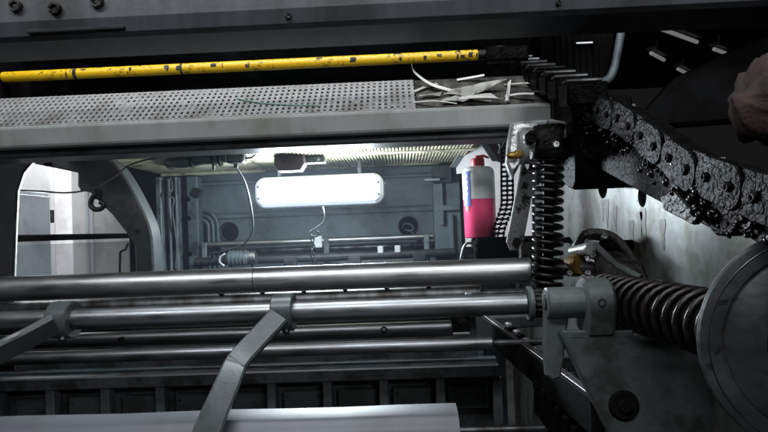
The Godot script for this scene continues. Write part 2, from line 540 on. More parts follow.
# ---------------------------------------------------------------- side frames and covers
func frames():
	# left frame: thick plate with a big round-cornered opening
	var lf := thing("side_frame", "dark thick machine side frame round the bright opening", "frame", V(-0.98, 0, -1.0))
	var poly := PackedVector2Array([V2(0.25, 0.0), V2(0.25, 1.62), V2(-2.46, 1.62), V2(-2.46, 0.0), V2(-2.14, 0.0), V2(-2.14, 1.10), V2(-2.10, 1.19), V2(-2.02, 1.245), V2(-1.63, 1.245), V2(-1.55, 1.232), V2(-1.503, 1.212), V2(-1.465, 1.18), V2(-1.438, 1.13), V2(-1.428, 1.035), V2(-1.418, 0.925), V2(-1.41, 0.0)])
	part("plate", S().prism(poly, 0.05, across(-1.0), 0.004), M.black, lf)
	part("lower_plate", S().box(V(-0.977, 0.43, -1.777), V(0.040, 0.86, 0.716), 0.002), M.black, lf)
	# pale strip along the cut edge of the opening, light put into its colour
	var rim := [V(-0.955, 0.60, -1.4195), V(-0.955, 0.925, -1.4255), V(-0.955, 1.035, -1.4355), V(-0.955, 1.13, -1.4455), V(-0.955, 1.178, -1.4705), V(-0.955, 1.208, -1.507), V(-0.955, 1.229, -1.553), V(-0.955, 1.240, -1.63)]
	part("lit_rim", S().strap(rim, Vector3.RIGHT, 0.012, 0.006, 0.001), M.steel, lf)

	# right frame, pale bare plate with two round holes
	var rf := thing("side_frame", "pale stained machine side plate with round holes right of the springs", "frame", V(0.45, 0, -1.2))
	var cs := CSGCombiner3D.new()
	cs.name = "plate"
	rf.add_child(cs)
	cs.position = -rf.position
	var cb := CSGBox3D.new()
	cb.name = "sheet"
	cb.size = V(0.03, 1.12, 2.2)
	cb.position = V(0.435, 0.56, -1.30)
	cb.material = M.plate
	cs.add_child(cb)
	for h in [V(0.435, 1.041, -1.046), V(0.435, 1.078, -1.245)]:
		var cc := CSGCylinder3D.new()
		cc.name = "bore"
		cc.operation = CSGShape3D.OPERATION_SUBTRACTION
		cc.radius = 0.0185 if h.y < 1.05 else 0.03
		cc.height = 0.1
		cc.sides = 32
		cc.rotation_degrees.z = 90
		cc.position = h
		cc.material = M.plate
		cs.add_child(cc)
	var cut := CSGBox3D.new()
	cut.name = "slope_cut"
	cut.operation = CSGShape3D.OPERATION_SUBTRACTION
	cut.size = V(0.1, 0.4, 1.6)
	cut.rotation_degrees.x = 17.2
	cut.position = V(0.435, 1.06, -0.80) + Basis(V(1, 0, 0), deg_to_rad(17.2)) * V(0, 0.2, 0)
	cut.material = M.plate
	cs.add_child(cut)
	var rng := RandomNumberGenerator.new()
	rng.seed = 5
	for q in [[-1.046, 1.020, 0.10], [-1.06, 1.015, 0.07], [-1.225, 1.045, 0.06], [-1.25, 1.045, 0.045], [-1.18, 1.03, 0.05], [-1.10, 1.0, 0.06], [-0.97, 1.0, 0.05]]:
		var w := 0.013
		var pl := PackedVector2Array()
		var back_ := []
		for k in 9:
			var t := k / 8.0
			var wd := w * (1.0 - 0.75 * t) * rng.randf_range(0.6, 1.2)
			var zz: float = q[0] + 0.0012 * sin(t * 5.0 + q[0] * 30.0)
			pl.append(V2(zz - wd, q[1] - t * q[2]))
			back_.push_front(V2(zz + wd, q[1] - t * q[2]))
		for v in back_: pl.append(v)
		part("oil_run", S().prism(pl, 0.0008, across(0.4194), 0.0002), M.oil_stain, rf)
	var sp := thing("splash_guard", "black guard sheet standing behind the pale side plate", "guard", V(0.55, 0, -1.2))
	part("sheet", S().box(V(0.56, 0.49, -1.25), V(0.01, 0.98, 2.2)), M.black, sp)

	# unseen board added beside the camera to shade the right-hand mechanism
	single("added_shade_board", S().box(V(0.50, 0.6, 0.10), V(0.05, 1.2, 1.1), 0.004), M.paint_dark, "dark board added out of view to shade the right side", "frame")
	# dark cover added over the far half to keep the gap behind the yellow tube black
	single("added_cover", S().box(V(-0.27, 1.635, -1.94), V(1.46, 0.03, 1.06), 0.003), M.paint_dark, "dark cover sheet added to keep light out of the far half", "cover")

func V2(a: float, b: float) -> Vector2: return Vector2(a, b)

func top_beam():
	var t := thing("cross_beam", "heavy blue grey cross beam along the top of the picture", "beam", V(0.0, 1.36, -1.05))
	var prof := PackedVector2Array([V2(-1.0, 1.385), V2(-1.008, 1.362), V2(-1.02, 1.356), V2(-1.11, 1.35), V2(-1.125, 1.37), V2(-1.125, 1.445), V2(-1.02, 1.445), V2(-1.02, 1.432), V2(-1.0, 1.425)])
	part("body", S().prism(prof, 1.949, across(-0.949), 0.002), M.beam, t)
	part("slot", S().box(V(-0.55, 1.3665, -1.004), V(0.17, 0.006, 0.012), 0.001), M.hole, t)
	for p in [[-0.652, 1.411], [-0.583, 1.403], [-0.509, 1.411]]:
		part("bolt", bolt_shape(V(p[0], p[1], -1.0), V(0, 0, 1), 0.011, 0.009), M.greasy, t)
	for x in [-0.18, 0.28]:
		part("bolt", bolt_shape(V(x, 1.372, -1.003), V(0, 0, 1), 0.005, 0.004), M.greasy, t)
	# the yellow tube
	var y := thing("yellow_tube", "scuffed bright yellow tube lying across above the perforated tray", "tube", V(-0.35, 1.405, -1.4))
	part("pipe", rod(V(-0.953, 1.405, -1.4), V(0.195, 1.405, -1.4), 0.0125), M.yellow, y)
	part("dirty_end", rod(V(0.195, 1.405, -1.4), V(0.214, 1.405, -1.4), 0.0118), M.greasy, y)
	part("end_block", S().box(V(0.262, 1.402, -1.4), V(0.10, 0.034, 0.034), 0.004), M.oily, y)
	for q in [[-0.775, 0.009], [-0.515, 0.006]]:
		part("tape_band", S().lathe([[0.0127, 0.0], [0.0132, 0.0006], [0.0132, q[1] - 0.0006], [0.0127, q[1]]], along(V(q[0], 1.405, -1.4), Vector3.RIGHT), 24), M.tread_dirty, y)

	var rng := RandomNumberGenerator.new()
	rng.seed = 8
	for k in 34:
		# dark smudges where the paint has worn through, more of them at both ends
		var u := rng.randf()
		var x := -0.93 + 1.12 * (u if k % 3 else (1.0 - 0.25 * u * u))
		var a0 := rng.randf_range(-50, 60)
		var wd := rng.randf_range(0.002, 0.014)
		var da := rng.randf_range(15, 60)
		var rows := []
		for i in 4:
			var line := []
			for j in 5:
				var a := deg_to_rad(a0 + da * j / 4.0)
				line.append(V(x + wd * (i / 3.0 + rng.randf_range(-0.15, 0.15)), 1.405 + sin(a) * 0.0127, -1.4 + cos(a) * 0.0127))
			rows.append(line)
		part("worn_mark", S().sheet(rows, 0.0002), M.tread_dirty, y)

# ---------------------------------------------------------------- perforated tray
func tray():
	var t := thing("perforated_tray", "pale perforated metal tray with a smooth grey front lip", "tray", V(-0.3, 1.21, -1.25))
	var a := V(0, 1.254, -1.252)       # front top edge
	var d := V(0, 0.091, -0.120)       # up the slope
	var ln := d.length()
	d = d.normalized()
	var n := V(0, 0.120, 0.091).normalized()
	var bs := Basis(V(1, 0, 0), n, V(1, 0, 0).cross(n))
	var g := S()
	var x0 := -0.948
	var x1 := 0.040
	var px := 0.0131
	var cols := int((x1 - x0) / px)
	var rows := 8
	var py := ln / rows
	for i in cols + 1:
		var x := x0 + i * px
		g.box(V(x, a.y, a.z) + d * ln * 0.5 + n * 0.0002, V(0.0078, 0.0032, ln), 0.0008, bs)
	for j in rows + 1:
		var c := a + d * clampf(j * py, 0.003, ln - 0.003)
		g.box(V((x0 + x1) * 0.5, c.y, c.z) - n * 0.0002, V(x1 - x0, 0.0024, 0.0072), 0.0006, bs)
	part("perforated_plate", g, M.tread, t)
	var rng := RandomNumberGenerator.new()
	rng.seed = 4
	var cl := S()
	var nz := noise(91, 0.09, FastNoiseLite.TYPE_SIMPLEX_SMOOTH, 2)
	for i in cols:
		for j in rows:
			if nz.get_noise_2d(i * 1.0, j * 2.0) + rng.randf_range(-0.25, 0.25) > 0.34:
				var q := a + d * (j + 0.5) * py - n * rng.randf_range(0.001, 0.003)
				cl.box(V(x0 + (i + 0.5) * px, q.y, q.z), V(0.0058, 0.002, py - 0.007), 0.0006, bs)
	var cm := part("clogged_dirt", cl, M.under, t)
	cm.set_meta("kind", "stuff")
	var c0 := a + d * ln * 0.5 - n * 0.006
	part("under_plate", S().box(V((x0 + x1) * 0.5, c0.y, c0.z), V(x1 - x0, 0.003, ln), 0.0005, bs), M.under, t)
	var c1 := a + d * ln * 0.5 - n * 0.003
	part("dirty_plate", S().box(V(0.185, c1.y, c1.z), V(0.286, 0.004, ln), 0.0005, bs), M.tread_dirty, t)
	# lip: bent sheet, rounded at the top edge
	var prof := PackedVector2Array([V2(-1.258, 1.254), V2(-1.250, 1.2535), V2(-1.246, 1.251), V2(-1.2445, 1.246), V2(-1.2445, 1.212), V2(-1.247, 1.2075), V2(-1.275, 1.207), V2(-1.275, 1.214), V2(-1.258, 1.215)])
	part("lip", S().prism(prof, 1.268, across(-0.948), 0.0008), M.lip, t)
	part("support_bar", S().box(V(-0.29, 1.214, -1.325), V(1.316, 0.05, 0.09), 0.004), M.paint_dark, t)
	part("end_bracket", S().box(V(0.34, 1.235, -1.30), V(0.035, 0.05, 0.12), 0.004), M.greasy, t)

	# scraps of paper caught on the dirty end of the tray
	var on := func(x: float, s: float, h: float) -> Vector3: return V(x, a.y, a.z) + d * s + n * h
	var strip := smooth_path([on.call(0.036, 0.135, 0.045), on.call(0.043, 0.128, 0.028), on.call(0.075, 0.10, 0.012), on.call(0.115, 0.07, 0.008), on.call(0.155, 0.035, 0.006), on.call(0.20, 0.012, 0.006)], 6)
	single("paper_strip", S().strap(strip, d, 0.014, 0.0006, 0.0002), M.paper_white, "narrow curled white paper strip sticking up from the tray", "paper strip", "paper scraps on the tray")
	var scrap := func(pts: Array, mtl: Material, label: String):
		var rows_ := []
		for i in 5:
			var line := []
			for j in 5:
				var u := i / 4.0
				var w := j / 4.0
				var q0: Vector3 = pts[0].lerp(pts[1], u)
				var q1: Vector3 = pts[3].lerp(pts[2], u)
				line.append(q0.lerp(q1, w) + n * (0.003 * sin(u * 5.0 + w * 3.0)))
			rows_.append(line)
		single("paper_scrap", S().sheet(rows_, 0.0006), mtl, label, "paper scrap", "paper scraps on the tray")
	scrap.call([on.call(0.10, 0.055, 0.005), on.call(0.19, 0.085, 0.018), on.call(0.245, 0.085, 0.018), on.call(0.15, 0.035, 0.006)], M.paper, "large grey paper scrap lying behind the white strip")
	scrap.call([on.call(0.09, 0.018, 0.005), on.call(0.125, 0.045, 0.008), on.call(0.175, 0.05, 0.008), on.call(0.14, 0.012, 0.005)], M.paper, "small grey paper scrap at the left of the pile")
	scrap.call([on.call(0.13, 0.010, 0.012), on.call(0.15, 0.030, 0.013), on.call(0.20, 0.026, 0.013), on.call(0.225, 0.008, 0.010)], M.paper_white, "bright white paper scrap lying flat behind the lip")
	scrap.call([on.call(0.228, 0.006, 0.004), on.call(0.245, 0.075, 0.020), on.call(0.251, 0.075, 0.020), on.call(0.235, 0.006, 0.004)], M.paper_white, "thin upright white paper sliver near the tray end")
	scrap.call([on.call(0.045, 0.05, 0.004), on.call(0.06, 0.062, 0.005), on.call(0.10, 0.062, 0.005), on.call(0.09, 0.05, 0.004)], M.paper, "little grey paper scrap beside the perforated part")
	var prng := RandomNumberGenerator.new()
	prng.seed = 31
	var tones := ["narrow grey", "short pale", "torn grey", "thin curled pale"]
	var spots := ["near the perforated edge", "at the back of the dirty plate", "under the large scrap", "beside the upright sliver", "in front of the chain", "close behind the lip"]
	var sx := [[0.065, 0.10], [0.17, 0.135], [0.135, 0.075], [0.262, 0.03], [0.29, 0.085], [0.08, 0.012]]
	for k in 6:
		var x: float = sx[k][0]
		var q: float = sx[k][1]
		var dx := prng.randf_range(0.02, 0.05)
		var dy := prng.randf_range(-0.02, 0.02)
		var pth := smooth_path([on.call(x - dx, q - dy, 0.002), on.call(x, q, prng.randf_range(0.004, 0.012)), on.call(x + dx, clampf(q + dy, 0.003, 0.145), prng.randf_range(0.003, 0.014))], 5)
		single("paper_strip", S().strap(pth, d, prng.randf_range(0.004, 0.012), 0.0006, 0.0002), M.paper if k % 2 == 0 else M.paper_white, "%s paper strip %s" % [tones[k % 4], spots[k]], "paper strip", "paper scraps on the tray")
	var thread := smooth_path([on.call(-0.36, 0.085, 0.004), on.call(-0.30, 0.055, 0.004), on.call(-0.24, 0.04, 0.004), on.call(-0.17, 0.028, 0.004)], 6)
	single("green_thread", S().tube(thread, 0.0014, 6), plain(Color(0.50, 0.66, 0.60), 0.6), "thin pale green thread lying on the perforated tray", "thread")

# ---------------------------------------------------------------- ceiling of the far half
func far_ceiling():
	var t := thing("ceiling_grille", "cream slatted grille panel over the bright lamp", "grille", V(-0.2, 1.25, -2.0))
	var x0 := -0.50
	var x1 := 0.235
	for strip in [[-1.645, -1.905], [-1.965, -2.30]]:
		var g := S()
		var zc: float = (strip[0] + strip[1]) * 0.5
		var zl: float = absf(strip[0] - strip[1])
		var k := 0
		var x := x0
		while x < x1:
			g.box(V(x, 1.256, zc), V(0.0062, 0.008, zl), 0.001)
			x += 0.0112
			k += 1
		part("slats", g, M.grille, t)
		part("backing", S().box(V((x0 + x1) * 0.5, 1.275, zc), V(x1 - x0 + 0.02, 0.006, zl), 0.001), M.under, t)
	for z in [-1.635, -1.935, -2.325]:
		part("bar", S().box(V((x0 + x1) * 0.5, 1.257, z), V(x1 - x0 + 0.03, 0.014, 0.05 if z < -1.7 else 0.02), 0.003), M.grille, t)
	var p := thing("ceiling_panel", "smooth cream panel beside the slatted grille, over the frame arm", "panel", V(-0.7, 1.25, -2.0))
	part("sheet", S().box(V(-0.74, 1.262, -1.985), V(0.44, 0.012, 0.71), 0.003), M.grille, p)
	part("rib", S().box(V(-0.74, 1.252, -2.335), V(0.42, 0.012, 0.03), 0.003), M.grille, p)
	# rail that carries grille and lamp, between the frames
	var r := thing("ceiling_bar", "dark steel bar under the grille holding the maroon box", "bar", V(-0.3, 1.25, -1.93))
	part("bar", S().box(V(-0.302, 1.238, -1.935), V(0.12, 0.022, 0.045), 0.003), M.paint_dark, r)
	part("bolt", bolt_shape(V(-0.262, 1.240, -1.9125), V(0, 0, 1), 0.006, 0.005), M.steel_dull, r)
	part("bolt", bolt_shape(V(-0.275, 1.229, -1.9125), V(0, 0, 1), 0.004, 0.005), M.steel_dull, r)
	var b := thing("sensor_box", "maroon box hanging before the left end of the lamp", "box", V(-0.352, 1.20, -1.9))
	var poly := PackedVector2Array([V2(-0.402, 1.275), V2(-0.304, 1.275), V2(-0.304, 1.222), V2(-0.318, 1.201), V2(-0.388, 1.201), V2(-0.402, 1.222)])
	part("case", S().prism(poly, 0.06, Transform3D(Basis.IDENTITY, V(0, 0, -1.94)), 0.004), M.maroon, b)
	part("lens", S().lathe([[0.0, 0.003], [0.008, 0.003], [0.009, 0.0]], along(V(-0.372, 1.235, -1.88), V(0, 0, 1)), 16), M.rubber, b)
	# hose with clamps and its junction box
	var h := thing("hose", "thick dark hose with clamps under the cream ceiling panel", "hose", V(-0.65, 1.25, -1.9))
	part("pipe", S().tube(smooth_path([V(-0.80, 1.262, -2.05), V(-0.755, 1.255, -1.93), V(-0.69, 1.243, -1.87), V(-0.62, 1.248, -1.85), V(-0.545, 1.252, -1.85)]), 0.021, 14), M.paint_dark, h)
	for x in [-0.655, -0.585, -0.565]:
		part("clamp", S().lathe([[0.022, -0.005], [0.026, -0.004], [0.026, 0.004], [0.022, 0.005]], along(V(x, 1.2475, -1.852), Vector3.RIGHT), 20), M.black, h)
	part("screw", rod(V(-0.585, 1.23, -1.845), V(-0.585, 1.208, -1.845), 0.005), M.steel_dull, h)
	var j := thing("junction_box", "small dark junction box at the end of the thick hose", "box", V(-0.51, 1.25, -1.85))
	part("case", S().box(V(-0.512, 1.252, -1.85), V(0.055, 0.05, 0.05), 0.005), M.paint_dark, j)
	part("gland", rod(V(-0.515, 1.228, -1.85), V(-0.515, 1.214, -1.85), 0.007), M.rubber, j)
	single("loop_cable", S().tube(smooth_path([V(-0.482, 1.242, -1.84), V(-0.462, 1.243, -1.84), V(-0.452, 1.256, -1.85), V(-0.448, 1.272, -1.86)]), 0.0035, 8), M.rubber, "short black cable looping up from the junction box", "cable")
	single("hanging_cable", S().tube(smooth_path([V(-0.515, 1.216, -1.85), V(-0.495, 1.165, -1.88), V(-0.487, 1.07, -1.92), V(-0.505, 1.01, -1.98), V(-0.56, 0.968, -2.06), V(-0.66, 0.945, -2.16), V(-0.745, 0.93, -2.262)]), 0.003, 8), M.cable, "thin grey cable hanging in a bow left of the lamp", "cable")

func work_lamp():
	var c := V(-0.2785, 1.142, -2.03)
	var w := 0.2165
	var t := thing("work_lamp", "glowing white fluorescent lamp with rounded ends before the back plate", "lamp", c)
	# rounded-ended clear cover, two tubes inside, grey back housing
	var poly := PackedVector2Array()
	for k in 32:
		var a := TAU * k / 32.0 + PI / 32.0
		poly.append(V2(c.x + signf(cos(a)) * (w - 0.033) + cos(a) * 0.033, c.y + signf(sin(a)) * 0.016 + sin(a) * 0.033))
	part("diffuser", S().prism(poly.duplicate(), 0.035, Transform3D(Basis.IDENTITY, V(0, 0, c.z)), 0.010), M.tube_glow, t)
	var core := PackedVector2Array()
	for v in poly: core.append(V2(c.x + (v.x - c.x) * 0.90, c.y + (v.y - c.y) * 0.80))
	part("tube_window", S().prism(core, 0.006, Transform3D(Basis.IDENTITY, V(0, 0, c.z + 0.031)), 0.002), M.tube_core, t)
	for e in [-1.0, 1.0]:
		for q in [-0.02, 0.02]:
			part("screw", bolt_shape(V(c.x + e * (w - 0.012), c.y + q, c.z + 0.037), V(0, 0, 1), 0.0035, 0.002), M.steel_dull, t)
	for e in [-1.0, 1.0]:
		var cp := PackedVector2Array()
		for v in poly:
			if (v.x - c.x) * e > 0.0: cp.append(V2(c.x + e * (w - 0.022) if absf(v.x - c.x) < w - 0.022 else v.x, v.y))
		part("end_cap", S().prism(cp, 0.038, Transform3D(Basis.IDENTITY, V(0, 0, c.z - 0.001)), 0.008), M.end_cap, t)
	var ring := []
	for k in 33:
		ring.append(V(poly[k % 32].x, poly[k % 32].y, c.z + 0.003))
	part("rim", S().tube(ring, 0.0055, 8, false), M.milky, t)
	var small := PackedVector2Array()
	for v in poly: small.append(V2(c.x + (v.x - c.x) * 0.96, c.y + (v.y - c.y) * 0.9))
	part("housing", S().prism(small, 0.03, Transform3D(Basis.IDENTITY, V(0, 0, c.z - 0.031)), 0.006), M.milky, t)
	for x in [-0.42, -0.14]:
		part("bracket", S().box(V(x, 1.205, -2.05), V(0.012, 0.095, 0.004), 0.001), M.paint_dark, t)
	area(c + V(0, 0, 0.042), V(0, 0, 1), Vector2(0.37, 0.08), 1.3, Color(0.92, 0.97, 1.0), t)
	area(c + V(0, 0.054, 0.018), V(0, 1, 0), Vector2(0.38, 0.03), 0.10, Color(0.92, 0.97, 1.0), t)
	area(c + V(0, -0.054, 0.018), V(0, -1, 0), Vector2(0.38, 0.03), 0.28, Color(0.92, 0.97, 1.0), t)
	for e in [-1.0, 1.0]:
		area(c + V(e * (w + 0.006), 0, 0.018), V(e, 0, 0), Vector2(0.03, 0.08), 0.13, Color(0.92, 0.97, 1.0), t)
	# pull cord with its hook and chain
	var h := thing("hook_cord", "thin cord with a curled hook hanging under the lamp", "cord", V(-0.273, 1.091, -2.000))
	part("cord", S().tube(smooth_path([V(-0.268, 1.096, -2.013), V(-0.261, 1.064, -2.000), V(-0.265, 1.036, -2.000), V(-0.289, 1.017, -2.000), V(-0.305, 1.007, -2.000)]), 0.0022, 7), M.cord, h)
	part("hook", S().tube(smooth_path([V(-0.305, 1.009, -2.000), V(-0.311, 0.998, -2.000), V(-0.302, 0.987, -2.000), V(-0.287, 0.989, -2.000), V(-0.283, 1.000, -2.000), V(-0.289, 1.005, -2.000)]), 0.003, 7), M.steel_dull, h)
	for k in 7:
		var y := 0.980 - k * 0.0138
		var ringp := []
		for q in 13:
			var a := TAU * q / 12.0
			var off := V(cos(a) * 0.006, sin(a) * 0.0095, 0) if k % 2 == 0 else V(0, sin(a) * 0.0095, cos(a) * 0.006)
			ringp.append(V(-0.3045 + 0.003 * sin(k * 1.3), y, -2.0) + off)
		part("link", S().tube(ringp, 0.002, 6, false), M.steel_dull, h)

# ---------------------------------------------------------------- far end
func back_end():
	# thin fog added to the lamp chamber to imitate the bloom of the lamp
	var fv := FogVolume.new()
	fv.name = "lamp_bloom_fog"
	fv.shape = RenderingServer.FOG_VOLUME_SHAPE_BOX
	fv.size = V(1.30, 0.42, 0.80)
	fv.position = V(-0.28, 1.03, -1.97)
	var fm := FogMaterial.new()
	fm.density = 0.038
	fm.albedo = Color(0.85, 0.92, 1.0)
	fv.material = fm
	fv.set_meta("label", "faint bluish fog added as the bloom round the lamp")
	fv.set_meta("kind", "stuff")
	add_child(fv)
	var bw := thing("back_plate", "blue grey end plate with two round holes behind the lamp", "plate", V(-0.38, 0, -2.4))
	var cs := CSGCombiner3D.new()
	cs.name = "plate"
	bw.add_child(cs)
	cs.position = -bw.position
	var cb := CSGBox3D.new()
	cb.name = "sheet"
	cb.size = V(1.36, 1.2, 0.02)
	cb.position = V(-0.29, 0.65, -2.39)
	cb.material = M.back
	cs.add_child(cb)
	for h in [V(-0.70, 1.016, -2.39), V(0.025, 1.012, -2.39)]:
		var cc := CSGCylinder3D.new()
		cc.name = "bore"
		cc.operation = CSGShape3D.OPERATION_SUBTRACTION
		cc.radius = 0.036
		cc.height = 0.1
		cc.sides = 32
		cc.rotation_degrees.x = 90
		cc.position = h
		cc.material = M.back
		cs.add_child(cc)
		part("grommet", S().lathe([[0.036, 0.0], [0.039, 0.003], [0.0415, 0.002], [0.042, -0.001]], along(V(h.x, h.y, -2.38), V(0, 0, 1)), 32), M.paint_dark, bw)
	part("upper_flange", S().box(V(-0.29, 1.212, -2.366), V(1.30, 0.012, 0.03), 0.003), M.back, bw)
	part("stiffener", S().prism(PackedVector2Array([V2(-2.38, 1.095), V2(-2.368, 1.085), V2(-2.368, 1.072), V2(-2.38, 1.068)]), 1.28, across(-0.93), 0.001), M.back, bw)
	part("upper_sheet", S().box(V(-0.29, 1.43, -2.44), V(1.34, 0.37, 0.02), 0.003), M.back, bw)
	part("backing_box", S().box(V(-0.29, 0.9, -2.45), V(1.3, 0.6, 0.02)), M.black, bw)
	part("coiled_wire", S().tube(smooth_path([V(0.0, 1.0, -2.41), V(0.01, 1.02, -2.385), V(0.035, 1.018, -2.37), V(0.045, 1.0, -2.37), V(0.03, 0.993, -2.375), V(0.012, 1.0, -2.39)]), 0.0028, 7), M.cable, bw)
	# rail with its clips
	var r := thing("back_rail", "grey tube rail held by upright clips below the lamp", "rail", V(-0.34, 0.97, -2.3))
	part("tube", rod(V(-0.772, 0.968, -2.30), V(0.12, 0.968, -2.30), 0.0115), M.steel, r)
	for x in [-0.771, -0.295, 0.092]:
		part("clip", S().box(V(x, 0.915, -2.284), V(0.020, 0.125, 0.008), 0.002), M.paint_light, r)
	part("slider", S().box(V(-0.328, 0.964, -2.296), V(0.034, 0.046, 0.034), 0.003), M.milky, r)
	single("diagonal_strut", S().tube([V(0.035, 0.99, -2.33), V(0.10, 0.918, -2.318)], 0.0045, 8), M.steel_dull, "short thin strut slanting down from the hole right of the lamp", "strut")
	# cross bars deep below the rail
	var cb2 := thing("gripper_shaft", "dark shaft with pale clamps running below the tube rail", "shaft", V(-0.34, 0.90, -2.2))
	part("shaft", rod(V(-0.80, 0.905, -2.26), V(0.20, 0.905, -2.26), 0.016), M.paint_dark, cb2)
	part("rear_shaft", rod(V(-0.80, 0.936, -2.34), V(0.20, 0.936, -2.34), 0.009), M.steel_dull, cb2)
	for x in [-0.085, -0.02]:
		part("clamp", S().box(V(x, 0.926, -2.25), V(0.022, 0.028, 0.02), 0.003), M.milky, cb2)
	var rack := S()
	for k in 44:
		rack.box(V(-0.235 + k * 0.0075, 0.884, -2.20 + 0.0), V(0.0045, 0.012, 0.03), 0.0008)
	rack.box(V(-0.07, 0.876, -2.20), V(0.345, 0.008, 0.036), 0.001)
	part("toothed_rack", rack, M.steel, cb2)
	part("lower_bar", S().box(V(-0.3, 0.862, -2.21), V(1.0, 0.02, 0.05), 0.003), M.paint_dark, cb2)
	for x in [-0.42, -0.18, 0.06]:
		part("block", S().box(V(x, 0.889, -2.195), V(0.05, 0.035, 0.03), 0.004), M.paint_dark, cb2)
	# small motor at the left of the shaft
	var m := thing("small_motor", "small ribbed motor with a steel cap below the left of the rail", "motor", V(-0.58, 0.9, -2.22))
	part("body", S().lathe([[0.0, -0.055], [0.024, -0.055], [0.028, -0.05], [0.028, 0.02], [0.024, 0.026], [0.0, 0.026]], along(V(-0.60, 0.915, -2.20), V(1, 0, 0)), 24), M.paint, m)
	for k in 5:
		part("rib", S().lathe([[0.028, 0.0], [0.031, 0.001], [0.031, 0.004], [0.028, 0.005]], along(V(-0.648 + k * 0.014, 0.915, -2.20), V(1, 0, 0)), 24), M.paint, m)
	part("cap", rod(V(-0.574, 0.915, -2.20), V(-0.548, 0.915, -2.20), 0.026), M.steel, m)
	part("foot", S().box(V(-0.60, 0.876, -2.20), V(0.07, 0.028, 0.04), 0.003), M.paint_dark, m)
	part("ring", S().tube(smooth_path([V(-0.655, 0.935, -2.17), V(-0.672, 0.925, -2.17), V(-0.676, 0.905, -2.17), V(-0.66, 0.89, -2.17)]), 0.004, 8), M.milky, m)
	# right rear column
	var c := thing("rear_column", "blue grey column with bolted plates left of the bottle", "column", V(0.2, 0, -2.3))
	part("post", S().box(V(0.178, 0.62, -2.335), V(0.105, 1.24, 0.09), 0.004), M.back, c)
	part("side_post", S().box(V(0.262, 0.62, -2.25), V(0.05, 1.24, 0.09), 0.004), M.paint, c)
	part("cap_block", S().box(V(0.162, 1.205, -2.275), V(0.075, 0.07, 0.05), 0.005), M.paint_dark, c)
	part("shelf_plate", S().box(V(0.12, 1.182, -2.245), V(0.06, 0.008, 0.05), 0.002), M.paint_light, c)
	part("rib", S().box(V(0.155, 1.09, -2.282), V(0.012, 0.16, 0.022), 0.002), M.back, c)
	part("clamp", S().box(V(0.185, 1.075, -2.28), V(0.08, 0.022, 0.022), 0.003), M.back, c)
	part("lower_rib", S().box(V(0.19, 0.95, -2.282), V(0.014, 0.2, 0.022), 0.002), M.back, c)
	for q in [[0.246, 1.10], [0.252, 1.04]]:
		part("bolt", bolt_shape(V(q[0], q[1], -2.205), V(0, 0, 1), 0.008, 0.006), M.rubber, c)

